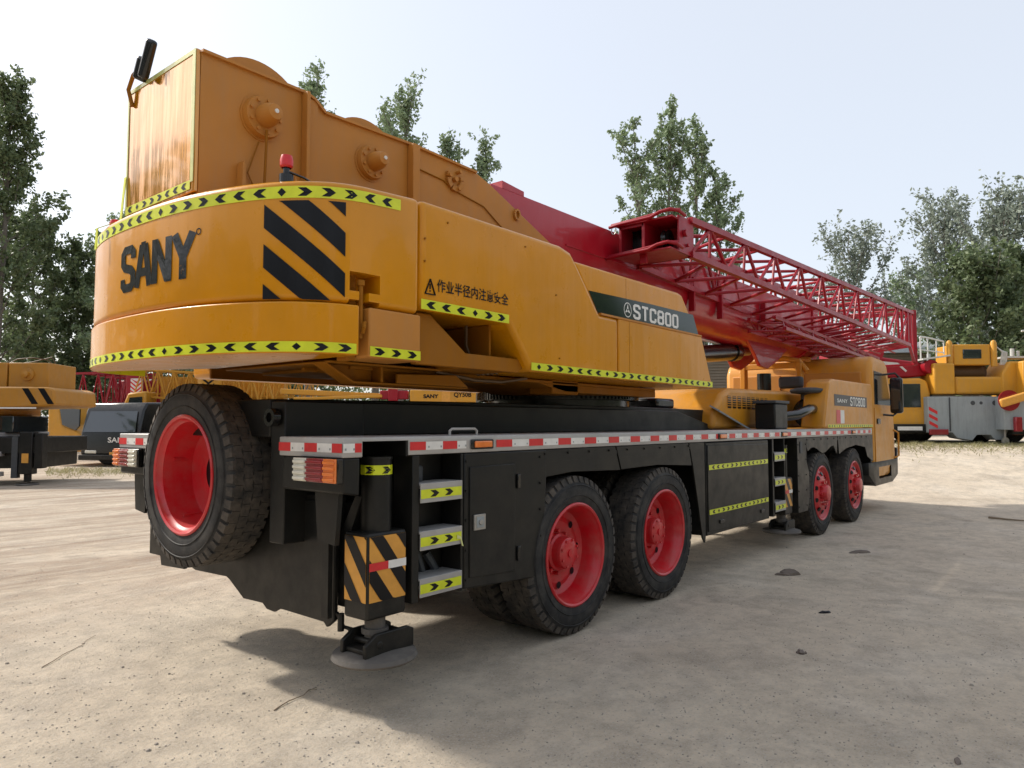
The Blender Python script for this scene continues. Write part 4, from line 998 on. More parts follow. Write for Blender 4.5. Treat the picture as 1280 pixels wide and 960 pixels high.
for x_ in (.62, 1.02):
    mb = MB(); mb.add([(x_, -1.206, 2.58), (x_ + .16, -1.206, 2.58), (x_ + .42, -1.206, 2.16), (x_ + .26, -1.206, 2.16)], [(0, 1, 2, 3)]); mb.build('hazard_stripe', ['decal_black'], b1, recalc=False, smooth=0)
mb = MB(); mb.add([(-3.8, -1.204, 1.9), (-1.1, -1.204, 1.98), (-1.15, -1.204, 2.14), (-2.6, -1.204, 2.2), (-3.8, -1.204, 2.1)], [(0, 1, 2, 3, 4)]); mb.build('white_swoosh', ['white_bg'], b1, recalc=False, smooth=0)
MB().box(-.95, 1.0, -1.215, -1.205, 2.035, 2.075).build('tape', ['white'], b1)
mb = MB(); mb.box(.65, .98, -1.3, -1.0, .30, 1.42); mb.rod((.82, -1.15, .1), (.82, -1.15, .4), .09, 16); mb.box(1.02, 1.22, -1.28, -1.0, .45, 1.38)
jj = mb.build('outrigger_jack', ['black'], b1, bevel=.02); MB().lathe([(.25, .06), (.27, .04), (.27, .02), (.001, .02)], (.82, -1.15, 0), (0, 0, 1), 24).build('foot_pad', ['pad'], jj)
MB().box(.73, .90, -1.31, -1.302, .6, .85).build('stripe', ['hz'], jj)
for z in (.25, .78):
    MB().box(-.45, .2, -1.3, -1.1, z, z + .12).build('step', ['alu'], b1, bevel=.01)
mb = MB(); mb.box(-.62, -.48, -1.28, -1.1, .2, 1.3); mb.box(.45, .6, -1.26, -1.1, .2, 1.3); mb.build('mudguard', ['bluegrey'], b1)
bg_wheel(-1.15, -1.1, b1); bg_wheel(-2.6, -1.1, b1)

# black-fronted truck crane facing the viewer
b2 = empty('parked_crane', W(137, 27.5), RZ + R(-12), 'black fronted crane truck facing the yard with pale maker lettering on its nose', 'crane')
mb = MB(); mb.prism([(.0, .45), (.0, 1.25), (.25, 2.15), (.45, 2.45), (2.6, 2.5), (2.6, .45)], 'x', -1.28, 1.28)
mb.v = [(v[0], v[1] , v[2]) for v in mb.v]; cb = mb.build('cab', ['blackgloss'], b2, bevel=.07, seg=3)
mb = MB(); mb.add([(-1.15, .003, 1.32), (1.15, .003, 1.32), (1.05, .235, 2.12), (-1.05, .235, 2.12)], [(0, 1, 2, 3)]); mb.v = [(x, y - .03, z) for x, y, z in mb.v]; mb.build('windscreen', ['glass'], cb, recalc=False, smooth=0)
mtext('SANY', 'maker_lettering', .20, .95, (-.05, -.012, .92), 'white', cb)
MB().box(.05, .62, -.04, -.005, .42, .56).build('number_plate', ['hz'], cb, bevel=.01)
mb = MB(); mb.box(-1.05, -.55, -.03, 0.02, .5, .62); mb.box(.75, 1.15, -.03, .02, .5, .62); mb.build('headlight', ['lamp_white'], cb, bevel=.02)
MB().box(-1.28, 1.28, -.1, .3, .25, .46).build('bumper', ['black'], cb, bevel=.03)
mb = MB(); mb.prism([(-3.0, .55), (-1.31, .55), (-1.30, 1.0), (-1.6, 1.35), (-2.3, 1.55), (-2.55, 2.35), (-3.0, 2.35)], 'y', .2, 2.6); sd = mb.build('operator_cab', ['yellow_bg'], b2, bevel=.06)
MB().prism([(-2.28, 1.6), (-1.66, 1.38), (-1.5, 1.55), (-1.5, 2.2), (-2.42, 2.25)], 'y', .15, .21).build('window', ['glass'], sd)
MB().box(-1.2, 1.2, 2.7, 9.5, .8, 1.5).build('carrier_frame', ['black'], b2, bevel=.02)
MB().box(-1.0, 1.0, 5, 9, 1.5, 2.4).build('turntable_body', ['yellow_bg'], b2, bevel=.05)
bg_wheel(-1.0, 1.2, b2); bg_wheel(1.0, 1.2, b2)
for o in list(b2.children):
    if o.name.startswith('wheel'): pass

# red lattice crane behind it
b3 = empty('lattice_crane', W(148, 34), RZ + R(-5), 'crimson red lattice crane behind the black fronted truck, chevron board on its post', 'crane')
mb = MB()
lattice(mb, [(-2.2, 0, 2.35), (-2.2, 0, 4.05), (-2.2, 1.6, 4.05), (-2.2, 1.6, 2.35)], [(.8, 0, 2.2), (.8, 0, 4.1), (.8, 1.6, 4.1), (.8, 1.6, 2.2)], 4, .05, .035)
lattice(mb, [(-2.2, 2.2, 2.75), (-2.2, 2.2, 4.0), (-2.2, 3, 4.0), (-2.2, 3, 2.75)], [(.8, 2.2, 2.75), (.8, 2.2, 4.0), (.8, 3, 4.0), (.8, 3, 2.75)], 6, .04, .03); mb.build('boom_lattice', ['red_jib'], b3)
MB().box(-2.2, 1.2, 3.3, 4.0, 2.0, 3.9).build('boom', ['red'], b3, bevel=.03)
MB().box(.72, 1.3, -.6, .0, 2.0, 4.1).build('mast_post', ['red_jib'], b3, bevel=.03)
bd = MB().box(.98, 1.55, -.67, -.61, 3.05, 3.75).build('chevron_board', ['white'], b3)
mb = MB()
for k in range(4):
    z = 2.92 + k * .2
    for sg in (-1, 1):
        c = 1.265; pts4 = [(c, z), (c + sg * .28, z + .22), (c + sg * .28, z + .31), (c, z + .09)]
        pts4 = [(a, min(3.745, max(3.055, b))) for a, b in pts4]; mb.add([(a, -.675, b) for a, b in pts4], [(0, 1, 2, 3)])
mb.build('chevron', ['rred'], bd, recalc=False, smooth=0)
mb = MB(); mb.box(-2.2, 1.5, .0, 3.8, .5, 2.0); mb.build('carrier', ['black'], b3, bevel=.05)
mb = MB(); mb.tube([(.5, -.5, 2.6), (.9, -.75, 2.4), (1.5, -.75, 1.9), (1.9, -.7, 1.5)], .03, 6); mb.tube([(1.2, -.6, 2.6), (1.7, -.7, 2.4), (2.2, -.7, 1.9)], .03, 6); mb.build('hose', ['red_jib'], b3)

# yellow lattice crane row
b4 = empty('lattice_crane', W(262, 33), RZ + R(4), 'yellow lattice boom crane seen under the counterweight, with a dark chevron board', 'crane')
mb = MB()
lattice(mb, [(-3.4, 0, 2.9), (-3.4, 0, 4.15), (-3.4, 1.2, 4.15), (-3.4, 1.2, 2.9)], [(2.9, 0, 2.5), (2.9, 0, 3.75), (2.9, 1.2, 3.75), (2.9, 1.2, 2.5)], 9, .045, .035)
lattice(mb, [(-3.4, 2.0, 3.1), (-3.4, 2.0, 3.9), (-3.4, 2.6, 3.9), (-3.4, 2.6, 3.1)], [(4.4, 2, 2.9), (4.4, 2, 3.7), (4.4, 2.6, 3.7), (4.4, 2.6, 2.9)], 14, .035, .025)
mb.build('boom_lattice', ['yellow_bg'], b4)
MB().box(-3.4, 2.6, 2.9, 3.8, 2.7, 3.9).build('boom', ['yellow_bg'], b4, bevel=.03)
mb = MB(); mb.lathe([(.45, 2.2), (.5, 2.4), (.5, 3.9), (.42, 4.3), (.001, 4.3)], (.2, -.7, 0), (0, 0, 1), 24); mb.build('winch_cover', ['yellow_bg'], b4)
bd = MB().box(.1, .62, -1.32, -1.25, 3.2, 4.2).build('chevron_board', ['yellow_bg'], b4)
mb = MB()
for k in range(5):
    z = 3.12 + k * .24
    for sg in (-1, 1):
        pts4 = [(.36, z), (.36 + sg * .25, z + .2), (.36 + sg * .25, z + .31), (.36, z + .11)]
        pts4 = [(a, min(4.19, max(3.21, b))) for a, b in pts4]; mb.add([(a, -1.325, b) for a, b in pts4], [(0, 1, 2, 3)])
mb.build('chevron', ['decal_black'], bd, recalc=False, smooth=0)
MB().box(-3.3, 3.5, 0, 3.8, .5, 2.4).build('carrier', ['black'], b4, bevel=.05)
mb = MB(); mb.prism([(-3.7, .7), (-3.7, 2.2), (-3.4, 3.0), (-2.6, 3.1), (-2.6, .7)], 'y', -.6, .6); cb = mb.build('cab', ['yellow_bg'], b4, bevel=.08)
MB().prism([(-3.45, 2.0), (-3.3, 2.8), (-2.75, 2.85), (-2.75, 2.0)], 'y', -.62, -.6).build('window', ['glass'], cb)

# telescopic crane behind the carrier deck, hook and boom box with letters
b5 = empty('telescopic_crane', W(470, 30), RZ + R(2), 'yellow telescopic boom crane behind the black carrier, red hook block and model letters on boom', 'crane')
mb = MB(); mb.bar((-3.9, 0, 2.95), (.4, 0, 2.75), .5, .22); mb.bar((-3.3, -.3, 2.62), (.3, -.3, 2.75), .3, .12); bm_ = mb.build('boom', ['yellow_bg'], b5, bevel=.02)
mb = MB(); mb.box(.2, 1.35, -.35, .2, 2.62, 2.98); mb.box(.55, .95, -.5, -.3, 2.55, 3.08); mb.build('hook_block', ['red_jib'], b5, bevel=.03)
bx_ = MB().box(1.45, 4.15, -.5, .35, 2.50, 2.985).build('boom_box', ['yellow_bg'], b5, bevel=.02)
mtext('QY50B', 'model_lettering', .22, .72, (3.25, -.515, 2.68), 'decal_black', bx_, .03); mtext('SANY', 'maker_lettering', .16, .62, (2.0, -.515, 2.66), 'decal_black', bx_, .04)
MB().box(2.75, 3.1, -.514, -.504, 2.52, 2.96).build('pale_patch', ['hz'], bx_)
MB().box(-3.8, 4.3, -.6, 1.8, .6, 2.3).build('carrier', ['black'], b5, bevel=.05)
MB().box(-3.6, -.2, -.62, .6, 2.31, 2.5).build('chevron_board', ['bluegrey'], b5, bevel=.03)

# right: red boomed truck crane with yellow cab
b6 = empty('parked_crane', W(1120, 23), RZ + R(-4), 'yellow cabbed truck crane with crimson boom lying over its roof, far right of the jib', 'crane')
mb = MB(); mb.prism([(-1.2, .5), (1.05, .5), (1.1, 1.6), (1.0, 2.0), (.8, 2.08), (-1.2, 2.08)], 'y', 0, 2.2); cb = mb.build('cab', ['yellow_bg'], b6, bevel=.07, seg=3)
MB().box(-1.0, .78, -.02, .03, 1.15, 1.90).build('windscreen', ['glass'], cb, bevel=.01)
MB().box(-1.25, 1.0, -.10, .2, .35, .62).build('bumper', ['black'], cb, bevel=.03); MB().box(.0, .75, -.13, -.1, .42, .54).build('number_plate', ['white'], cb)
MB().box(-1.2, 1.1, .3, 6, .3, .9).build('carrier_frame', ['black'], b6)
mb = MB(); mb.prism([(-1.9, 2.1), (-1.9, 2.95), (-.3, 2.80), (.9, 2.62), (1.35, 2.5), (1.3, 2.2), (.6, 2.12)], 'y', .3, 1.3); bm_ = mb.build('boom', ['red_jib'], b6, bevel=.05)
mb = MB(); mb.bar((-.4, .29, 2.62), (.25, .29, 2.55), .02, .10); mb.bar((.25, .29, 2.56), (.5, .29, 2.32), .02, .06); mb.build('pale_lettering_mark', ['white_bg'], bm_)
for c_, q in (((1.15, .2, 2.45), .22), ((-.6, .1, 2.9), .25)):
    mb = MB(); mb.lathe([(.03, -.2), (q, -.2), (q, .2), (.03, .2)], c_, (0, 1, 0), 20); mb.build('sheave', ['red_jib'], bm_)
MB().box(1.25, 1.33, .4, .5, .3, 2.9).build('grey_post', ['grey'], b6)
bg_wheel(-.9, 1.0, b6); bg_wheel(.8, 1.0, b6)

# yellow and grey crane seen from behind
b7 = empty('parked_crane', W(1219, 22.6), RZ + R(-3), 'yellow crane with bare grey carrier tail and railings seen from behind', 'crane')
mb = MB(); mb.prism([(-1.42, .35), (-.7, .35), (-.55, .18), (-.1, .10), (.05, .28), (.45, .28), (.6, .12), (.85, .12), (1.0, .42), (1.42, .42), (1.42, 1.48), (-1.42, 1.48)], 'y', 0, .5); ta = mb.build('carrier_tail', ['grey'], b7, bevel=.015)
mb = MB()
for x in (-.78, 1.02): mb.box(x, x + .03, -.03, 0, .4, 1.46)
for x, r in ((-.05, .07), (.2, .05), (.62, .08)): mb.lathe([(.001, .005), (r, .005), (r, 0)], (x, 0, 1.28), (0, -1, 0), 20)
mb.build('tail_fitting', ['bluegrey'], ta)
mb = MB()
for k in range(3): mb.add([(-1.40, -.006, .62 + k * .22), (-1.14, -.006, .48 + k * .22), (-1.14, -.006, .58 + k * .22), (-1.40, -.006, .73 + k * .22)], [(0, 1, 2, 3)], 0)
mb.build('reflective_tape', ['rred'], ta, recalc=False, smooth=0)
MB().box(-1.42, -.85, -.08, -.0, .28, .46).build('tail_lamp', ['lamp_red'], ta, bevel=.02); MB().box(1.08, 1.4, -.08, 0, .28, .46).build('tail_lamp', ['lamp_amber'], ta, bevel=.02)
mb = MB(); mb.rod((.8, -.15, .1), (.8, -.15, .45), .03, 8); mb.lathe([(.02, -.02), (.11, -.02), (.11, .02), (.02, .02)], (.8, -.15, .1), (0, 1, 0), 20); mb.build('tow_coupling', ['steel'], ta)
MB().box(-1.3, 1.3, .5, 6, .3, 1.3).build('carrier_frame', ['black'], b7)
MB().box(-1.15, -.5, .1, 1.0, 1.56, 2.55).build('counterweight', ['yellow_bg'], b7, bevel=.05)
MB().box(-.49, 1.1, .15, 1.0, 1.56, 2.12).build('counterweight', ['yellow_bg'], b7, bevel=.08)
mb = MB(); mb.prism([(.95, 1.56), (1.75, 1.56), (1.75, 2.6), (1.2, 2.6), (.95, 2.2)], 'y', .12, 1.2); mb.build('side_cover', ['yellow_bg'], b7, bevel=.05)
wh = MB().box(-.42, .72, .3, 1.4, 2.50, 3.16).build('winch_housing', ['yellow_bg'], b7, bevel=.03)
MB().box(-.14, .44, .28, .32, 2.70, 3.0).build('opening', ['glass'], wh, bevel=.04)
for x in (-.55, .82):
    mb = MB(); mb.lathe([(.09, 2.45), (.09, 3.2), (.06, 3.27), (.001, 3.3)], (x, .3, 0), (0, 0, 1), 14); mb.build('mast_pin', ['yellow_bg'], wh)
mb = MB(); mb.lathe([(.03, -.55), (.32, -.55), (.28, -.5), (.28, .5), (.32, .55), (.03, .55)], (.2, .9, 2.3), (1, 0, 0), 24); mb.build('winch_drum', ['hose'], wh)
mb = MB()
for k in range(6): mb.tube([(.9 + k * .03, .3, 3.1 - k * .03), (1.05 + k * .03, .25, 2.9), (1.0 + k * .04, .3, 2.5)], .015, 5)
mb.build('hose', ['white_bg'], wh)
mb = MB(); mb.bar((-1.45, .4, 2.68), (-.6, .4, 2.80), .5, .05)
mb.tube([(-1.44, .3, 2.7), (-1.44, .3, 3.42)], .025, 6); mb.tube([(-1.44, .3, 3.42), (-1.2, .3, 3.38), (-.72, .3, 3.26), (-.72, .3, 2.85)], .025, 6)
for x, z in ((-1.22, 3.38), (-.95, 3.3)): mb.rod((x, .3, 2.75), (x, .3, z), .02, 6)
mb.rod((-1.44, .3, 3.0), (-.72, .3, 2.9), .018, 6); mb.build('railing', ['white_bg'], b7)
mb = MB(); mb.box(1.2, 2.2, .3, .9, 2.72, 2.78); mb.rod((1.42, .35, 2.78), (1.42, .35, 3.02), .06, 8); mb.rod((1.6, .35, 2.78), (1.6, .35, 2.95), .04, 8); mb.rod((1.95, .3, 2.7), (1.95, .3, 3.6), .03, 6); mb.rod((1.7, .3, 3.58), (2.3, .3, 3.62), .03, 6); mb.build('platform', ['white_bg'], b7)
bg_wheel(-1.0, 1.6, b7); bg_wheel(1.0, 1.6, b7)
# crane cut by the right edge
b8 = empty('parked_crane', W(1290, 22.0), RZ + R(-3), 'crane cut by the right edge, with an orange lever arm and a red disc', 'crane')
MB().box(-.75, 1.8, .1, .6, .45, 1.45).build('carrier_tail', ['grey'], b8, bevel=.02)
mb = MB(); mb.bar((-1.0, -.15, 1.25), (.2, -.15, 1.62), .12, .26); mb.build('lever_arm', ['hz'], b8, bevel=.05)
mb = MB(); mb.lathe([(.001, .0), (.32, 0), (.32, .04), (.001, .04)], (-.65, -.02, 1.35), (0, 1, 0), 28); mb.build('disc', ['lamp_red'], b8)
MB().box(-.4, 1.8, .3, 5, .3, 1.2).build('carrier_frame', ['black'], b8); MB().box(.0, 1.8, .3, 2, 1.5, 2.6).build('counterweight', ['yellow_bg'], b8, bevel=.05)
mb = MB(); mb.box(-.5, -.3, -.05, .1, .4, .85); mb.build('tail_lamp', ['lamp_red'], b8, bevel=.02); bg_wheel(0, 1.2, b8); bg_wheel(1.2, 1.2, b8)

# long low shed with ribbed walls behind the right-hand machines
sh = empty('shed', W(1180, 40), RZ + R(-10), 0 or 'long low shed with brown ribbed cladding behind the machines on the right', 'shed')
M['shed'] = paint('ribbed_cladding', (.20, .165, .12), .6, dirt=.4)
mb = MB(); mb.box(-14, 14, 0, 8, -1, 4.6)
for k in range(26): mb.box(-14, 14, -.06, -.002, .2 + k * .17, .28 + k * .17)
mb.build('wall', ['shed'], sh); mb = MB(); mb.prism([(-.5, 4.6), (8.5, 4.6), (4, 5.6)], 'x', -14.3, 14.3); mb.build('roof', ['grey'], sh)

# ------------------------------------------------------------------ trees
def leaves_mesh(P, size, rng, mat, name):
    n = len(P); a = rng.normal(size=(n, 3)); a /= np.linalg.norm(a, axis=1)[:, None]
    b = np.cross(a, rng.normal(size=(n, 3))); b /= np.linalg.norm(b, axis=1)[:, None]
    s = size * rng.uniform(.6, 1.35, (n, 1)); a = a * s; b = b * s * .62
    V = np.stack([P - a, P + b * .9 - a * .1, P + a, P - b * .9 + a * .1], 1).reshape(-1, 3)
    me = bpy.data.meshes.new(name); me.vertices.add(4 * n); me.vertices.foreach_set('co', V.ravel())
    me.loops.add(4 * n); me.loops.foreach_set('vertex_index', np.arange(4 * n, dtype=np.int32))
    me.polygons.add(n); me.polygons.foreach_set('loop_start', np.arange(0, 4 * n, 4, dtype=np.int32))
    me.update(calc_edges=True); me.materials.append(M[mat]); return me
def tree(base, H, spread, seed, mat, label, nl=26, dens=330, size=.12, start=.16, up=.75, name='poplar_tree', group='trees beyond the yard', clump=.42, lean=0):
    rng = np.random.default_rng(seed); root = empty(name, base, rng.uniform(0, 6.28) * 0, label, 'tree', group)
    mb = MB(); zs = np.linspace(0, H * .93, 9); wob = np.cumsum(rng.normal(0, .12, (9, 2)), 0) * (H / 20)
    tp_ = [(wob[i, 0] + lean * zs[i] / H, wob[i, 1], zs[i] - (.4 if i == 0 else 0)) for i in range(9)]
    tr = [max(.025, (.022 * H) * .5 * (1 - z / H) ** .8 + .02) for z in zs]
    mb.tube(tp_, tr, 8)
    pts_ = []; tp_ = np.array(tp_)
    def at(z): return np.array([np.interp(z, zs, tp_[:, 0]), np.interp(z, zs, tp_[:, 1]), z])
    for k in range(nl):
        t = start + (.95 - start) * ((k + rng.uniform(0, 1)) / nl); z0 = t * H; az = k * 2.4 + rng.uniform(-.5, .5)
        env = math.sin(min(1, (1 - t) / (1 - start) * 1.15 + .12) * math.pi * .55)
        L = spread * (.35 + .75 * env) * rng.uniform(.65, 1.2)
        d = np.array([math.cos(az), math.sin(az), up * rng.uniform(.8, 1.9)]); d /= np.linalg.norm(d)
        p = at(z0); path = [p]; m = 5
        for i in range(m):
            d = d + np.array([0, 0, .16]) + rng.normal(0, .10, 3); d /= np.linalg.norm(d); p = p + d * L * 1.25 / m; path.append(p)
        mb.tube([tuple(q) for q in path], [max(.012, .05 * (1 - i / 6) * H / 20) for i in range(m + 1)], 5)
        path = np.array(path)
        for q in range(7):      # twigs carrying leaf clumps
            tt = rng.uniform(.25, 1) * m; i = min(m - 1, int(tt)); c = path[i] + (path[i + 1] - path[i]) * (tt - i)
            dd = rng.normal(0, 1, 3) * .6 + (path[i + 1] - path[i]) / (L / m) * .8; dd /= np.linalg.norm(dd)
            l = rng.uniform(.5, 1.3) * clump * 2.2; e = c + dd * l
            mb.rod(tuple(c), tuple(e), .012, 4, .005, cap=False)
            nn = int(dens * rng.uniform(.4, 1.3) / 7); u = rng.uniform(0, 1.1, (nn, 1))
            pts_.append(c + (e - c) * u + rng.normal(0, clump * .42, (nn, 3)) * (1.15 - .6 * u))
    nn = int(dens * 1.6); z = rng.uniform(H * .8, H, nn); tops = np.array([at(q) for q in z]); pts_.append(tops + rng.normal(0, .22, (nn, 3)))
    mb.build('trunk', ['bark'], root)
    P = np.concatenate(pts_); me = leaves_mesh(P, size, rng, mat, 'crown'); o = bpy.data.objects.new('crown', me); COL.objects.link(o); o.parent = root
    return root
def topz_(py, dep): return (530 - py) / 901.4 * dep + 1.62
def T(px, dep, py, spread, seed, mat, label, **k):
    b = W(px, dep); return tree(b, topz_(py, dep) - b[2], spread, seed, mat, label, **k)
T(-8, 38, 105, 2.6, 1, 'leaf_dark', 'tallest dark tree rising at the left edge of the photo', nl=40, dens=520, up=.9)
T(42, 44, 278, 2.9, 2, 'leaf_dark', 'dark bushy tree just right of the tallest left edge tree', nl=34, dens=560)
T(92, 47, 318, 3.0, 3, 'leaf_dark', 'rounded dark green tree between the left trees and the counterweight', nl=34, dens=560, start=.08)
T(150, 45, 262, 2.7, 4, 'leaf_mid', 'tree half hidden behind the left end of the counterweight', nl=30, dens=430)
T(388, 44, 78, 2.2, 5, 'leaf_mid', 'tree whose tip pokes above the winch housing beside the first drum', nl=30, dens=260, up=1.6)
T(462, 46, 122, 1.9, 6, 'leaf_mid', 'narrow tree tip above the second winch drum', nl=30, dens=260, up=1.5)
T(500, 43, 118, 2.8, 7, 'leaf_mid', 'fuller tree tip rising right of the second winch drum', nl=32, dens=330, up=1.3)
T(548, 45, 158, 1.4, 8, 'leaf_mid', 'slender tree tip over the middle of the winch side plate', nl=26, dens=240, up=1.5)
T(592, 44, 168, 1.6, 9, 'leaf_mid', 'small forked tree tip where the orange frame meets the red boom', nl=26, dens=230, up=1.6)
T(806, 43, 172, 2.7, 10, 'leaf_mid', 'leaning left stem of the poplar clump above the near end of the jib', nl=34, dens=190, up=1.1, clump=.30, lean=-.9)
T(846, 44, 146, 3.0, 24, 'leaf_mid', 'tallest middle stem of the poplar clump above the near end of the jib', nl=42, dens=230, up=1.25, clump=.30)
T(884, 45, 152, 2.7, 11, 'leaf_mid', 'right stem of the poplar clump above the jib, nearly as tall as the middle one', nl=34, dens=230, up=1.25, clump=.30, lean=.4)
T(908, 44, 205, 2.3, 25, 'leaf_mid', 'short outer right stem of the poplar clump above the jib', nl=28, dens=230, up=1.1, clump=.32, lean=.6)
T(1070, 48, 306, 4.0, 12, 'leaf_pale_haze', 'sparse pale green tree behind the far half of the lattice jib', nl=38, dens=190, up=1.0, clump=.5)
T(1150, 50, 360, 2.8, 13, 'leaf_mid', 'low tree just right of the jib end above the shed', nl=26, dens=300, up=.8)
T(1192, 44, 272, 3.4, 14, 'leaf_pale_haze', 'open branched tree standing behind the yellow and grey crane', nl=40, dens=230, up=1.0, clump=.5)
T(1262, 40, 258, 3.2, 15, 'leaf_pale_haze', 'tall sparse tree at the right edge of the photo', nl=42, dens=230, up=1.1, clump=.5)
T(1232, 34, 352, 3.0, 16, 'leaf_dark', 'dense dark green tree right behind the yellow winch housing', nl=30, dens=430, up=.8, start=.1)
T(1290, 36, 330, 2.6, 17, 'leaf_dark', 'dense dark tree behind the crane cut by the right edge', nl=28, dens=560, up=.7, start=.1)
T(1015, 52, 372, 2.4, 18, 'leaf_pale_haze', 'small faint tree showing through the jib lattice', nl=24, dens=200, up=.9)
def bush_row(px0, px1, dep, py, seed, name, mat):
    rng = np.random.default_rng(seed); a = np.array(W(px0, dep)); b = np.array(W(px1, dep)); n = int(np.linalg.norm(b - a) * 900)
    t = rng.uniform(0, 1, n); H = topz_(py, dep); hh = H * (.72 + .28 * np.sin(t * 31 + seed) * np.sin(t * 13 + 1))
    P = a + (b - a) * t[:, None]; P[:, 2] = rng.uniform(0, 1, n) ** .8 * hh; P[:, 0] += rng.normal(0, 1.2, n); P[:, 1] += rng.normal(0, 1.2, n)
    me = leaves_mesh(P, .17, rng, mat, name); o = bpy.data.objects.new(name, me); COL.objects.link(o)
    tag(o, 'dark undergrowth filling the foot of the tree line', 'undergrowth', kind='stuff')
bush_row(-120, 420, 48, 405, 21, 'undergrowth', 'leaf_dark'); bush_row(420, 1100, 54, 440, 22, 'undergrowth', 'leaf_dark'); bush_row(1100, 1420, 46, 425, 23, 'undergrowth', 'leaf_mid')

# the tree belt goes on round the yard, behind the photographer too
def belt(a0, a1, rad, H, seed, n=15000):
    rng = np.random.default_rng(seed); t = rng.uniform(0, 1, n); a = np.radians(a0 + (a1 - a0) * t); rr = rad + rng.normal(0, 1.6, n)
    hh = H * (.7 + .18 * np.sin(t * 37 + seed) + .12 * np.sin(t * 91 + 2)); P = np.stack([CAM[0] + np.cos(a) * rr, CAM[1] + np.sin(a) * rr, rng.uniform(0, 1, n) ** .85 * hh], 1)
    me = leaves_mesh(P, .55, rng, 'leaf_dark', 'undergrowth'); o = bpy.data.objects.new('undergrowth', me); COL.objects.link(o)
    tag(o, 'dark undergrowth filling the foot of the tree line', 'undergrowth', kind='stuff')
belt(95, 345, 31, 13.5, 31, 19000)
# ------------------------------------------------------------------ small stuff on the ground
def gravel():
    rng = np.random.default_rng(3); mb = MB()
    for i in range(5200):
        d = 3.0 + rng.exponential(3.2); px = rng.uniform(-60, 1340); p = W(px, d, 0)
        if d > 22: continue
        r = rng.uniform(.003, .008) * (1 + (rng.random() > .985) * 1.3); x, y = p[0], p[1]; z = gz(x, y); n = 5; a0 = rng.uniform(0, 6.28)
        vs = [(x + math.cos(a0 + k * 1.257) * r * rng.uniform(.7, 1.2), y + math.sin(a0 + k * 1.257) * r * rng.uniform(.7, 1.2), z - .002) for k in range(n)] + \
             [(x + math.cos(a0 + k * 1.257) * r * .6, y + math.sin(a0 + k * 1.257) * r * .6, z + r * rng.uniform(.4, .8)) for k in range(n)]
        mb.add(vs, [(5, 6, 7, 8, 9)] + [(k, (k + 1) % 5, 5 + (k + 1) % 5, 5 + k) for k in range(5)])
    o = mb.build('gravel', [paint('gravel_stone', (.36, .32, .27), .9, dirt=.5, dirtcol=(.16, .14, .12), streak=False)], None, smooth=0)
    tag(o, 'loose grit scattered over the packed ground', 'gravel', kind='stuff')
gravel()
def clod(px, dep, L, w, h, rz, label, mat, name='clod', cat='clod'):
    rng = random.Random(px); x, y, z = W(px, dep); mb = MB(); nl = 1 if name != 'clod' else 5
    for q in range(nl):
        bmx = bmesh.new(); bmesh.ops.create_icosphere(bmx, subdivisions=2, radius=.5)
        k_ = 1 if q == 0 else rng.uniform(.25, .55); ox = 0 if q == 0 else rng.uniform(-.6, .6) * L; oy = 0 if q == 0 else rng.uniform(-.6, .6) * w
        vs = [(ox + v.co.x * L * k_ * rng.uniform(.8, 1.2), oy + v.co.y * w * k_ * rng.uniform(.8, 1.2), max(-.01, v.co.z * h * k_ * 1.6 * rng.uniform(.7, 1.3) + h * .1)) for v in bmx.verts]
        mb.add(vs, [[v.index for v in f.verts] for f in bmx.faces]); bmx.free()
    o = mb.build(name, [mat], None, smooth=25); o.location = (x, y, z); o.rotation_euler = (0, 0, rz); tag(o, label, cat); return o
M['clod'] = paint('dry_mud', (.15, .12, .10), .9, dirt=.4, streak=False); M['straw'] = flat('dry_twig', (.22, .17, .11), .8)
clod(983, 7.85, .22, .10, .06, -.9, 'brown lump of mud lying beyond the second rear wheel, the larger one', 'clod')
clod(1026, 6.28, .12, .035, .02, -.7, 'flat black strip of rubber lying on the ground right of the wheels', 'decal_black', 'rubber_strip', 'rubber scrap')
clod(995, 5.2, .10, .05, .03, .4, 'small dark clod on open ground right of the rear wheels', 'clod')
clod(1183, 3.55, .07, .03, .02, .2, 'small dark clod near the lower right corner', 'clod')
clod(910, 3.15, .07, .04, .02, .9, 'small dark clod near the bottom edge below the wheels', 'clod')
clod(1072, 9.2, .30, .10, .03, -.8, 'thin crumbled mud streak on the ground behind the front wheels', 'clod')
def twig(px0, d0, px1, d1, r, label, fork=False):
    a = Vector(W(px0, d0)); b = Vector(W(px1, d1)); mb = MB(); rng = random.Random(px0)
    loc = a.copy(); p = []
    for i in range(7):
        q = a.lerp(b, i / 6) - loc; q.x += rng.uniform(-.015, .015); q.y += rng.uniform(-.015, .015); q.z = r + (gz((q + loc).x, (q + loc).y) - loc.z) + rng.uniform(0, .006); p.append(q)
    mb.tube(p, [r * (1 - i * .1) for i in range(7)], 5)
    if fork: mb.tube([p[4], p[4] + Vector((.06, .03, .01)), p[4] + Vector((.11, .02, .0))], r * .6, 4)
    o = mb.build('twig', ['straw'], None); o.location = loc; tag(o, label, 'twig')
twig(348, 4.15, 400, 4.52, .004, 'thin dry twig on the sunlit ground left of the outrigger foot', True)
twig(1232, 12.4, 1300, 11.8, .02, 'long straight stick lying on the ground near the right edge')
twig(66, 4.9, 128, 5.6, .003, 'thin pale stalk on the bare ground in the lower left')
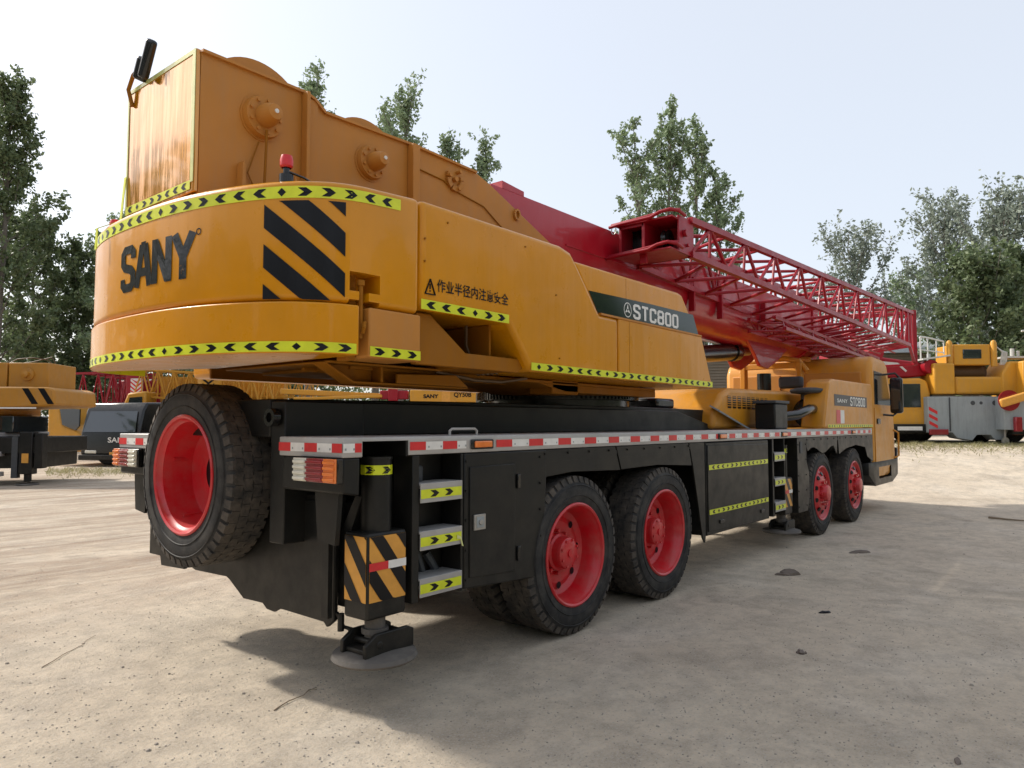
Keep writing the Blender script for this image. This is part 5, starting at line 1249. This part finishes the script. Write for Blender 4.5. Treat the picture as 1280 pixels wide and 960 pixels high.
def grass():
    rng = np.random.default_rng(8); V = []; F = []
    spots = [(1120, 1340, 22.0, .9, 4500, .12), (60, 175, 24.5, 1.2, 1500, .16), (930, 1120, 24, 2.0, 1500, .18)]
    for a, b, d, sd, n, h in spots:
        for i in range(n):
            cl = rng.uniform(a, b); x, y, z = W(cl, d + rng.normal(0, sd)); hh = h * rng.uniform(.2, 1.1) * (.75 + .2 * math.sin(cl * .31) + .15 * math.sin(cl * .083)); az = rng.uniform(0, 6.28); w = .012
            lx, ly = rng.normal(0, .08, 2); k = len(V)
            V += [(x - w * math.cos(az), y - w * math.sin(az), z), (x + w * math.cos(az), y + w * math.sin(az), z), (x + lx, y + ly, z + max(.03, hh))]; F.append((k, k + 1, k + 2))
    me = bpy.data.meshes.new('grass'); me.from_pydata(V, [], F); me.materials.append(leaf('dry_grass', (.24, .23, .10), (.42, .38, .2))); o = bpy.data.objects.new('grass', me); COL.objects.link(o)
    tag(o, 'dry grass at the edge of the yard', 'grass', kind='stuff')
grass()

# ------------------------------------------------------------------ light, sky, camera
sun_dir = Vector((-.35, 1.15, 1.0)).normalized()
w = bpy.data.worlds.new('World'); scn.world = w; w.use_nodes = True; nt = w.node_tree
bg = nt.nodes['Background']; sky = nt.nodes.new('ShaderNodeTexSky'); sky.sky_type = 'NISHITA'; sky.sun_disc = False
sky.sun_elevation = math.asin(sun_dir.z); sky.sun_rotation = math.atan2(sun_dir.x, sun_dir.y)
sky.air_density = 1.0; sky.dust_density = 3.2; sky.ozone_density = 1.0
hz_ = mix_rgb(nt, .62, sky.outputs['Color'], (4.7, 4.85, 5.05))     # thin white summer haze over the blue
nt.links.new(hz_, bg.inputs['Color']); bg.inputs['Strength'].default_value = .122
l = bpy.data.lights.new('sun', 'SUN'); l.energy = 2.6; l.angle = R(3.2); l.color = (1, .94, .85)
lo = bpy.data.objects.new('sun', l); COL.objects.link(lo); lo.rotation_euler = sun_dir.to_track_quat('Z', 'Y').to_euler()
cam = bpy.data.cameras.new('camera'); co = bpy.data.objects.new('camera', cam); COL.objects.link(co); scn.camera = co
cam.sensor_width = 36; cam.lens = 900 / 1280 * 36; cam.clip_end = 2000; cam.clip_start = .05
co.location = CAM; p = math.atan(50 / 900)
co.rotation_euler = (math.pi / 2 + p, 0, YAW - math.pi / 2)
scn.view_settings.view_transform = 'Standard'; scn.view_settings.look = 'None'; scn.view_settings.exposure = .84; scn.view_settings.gamma = 1
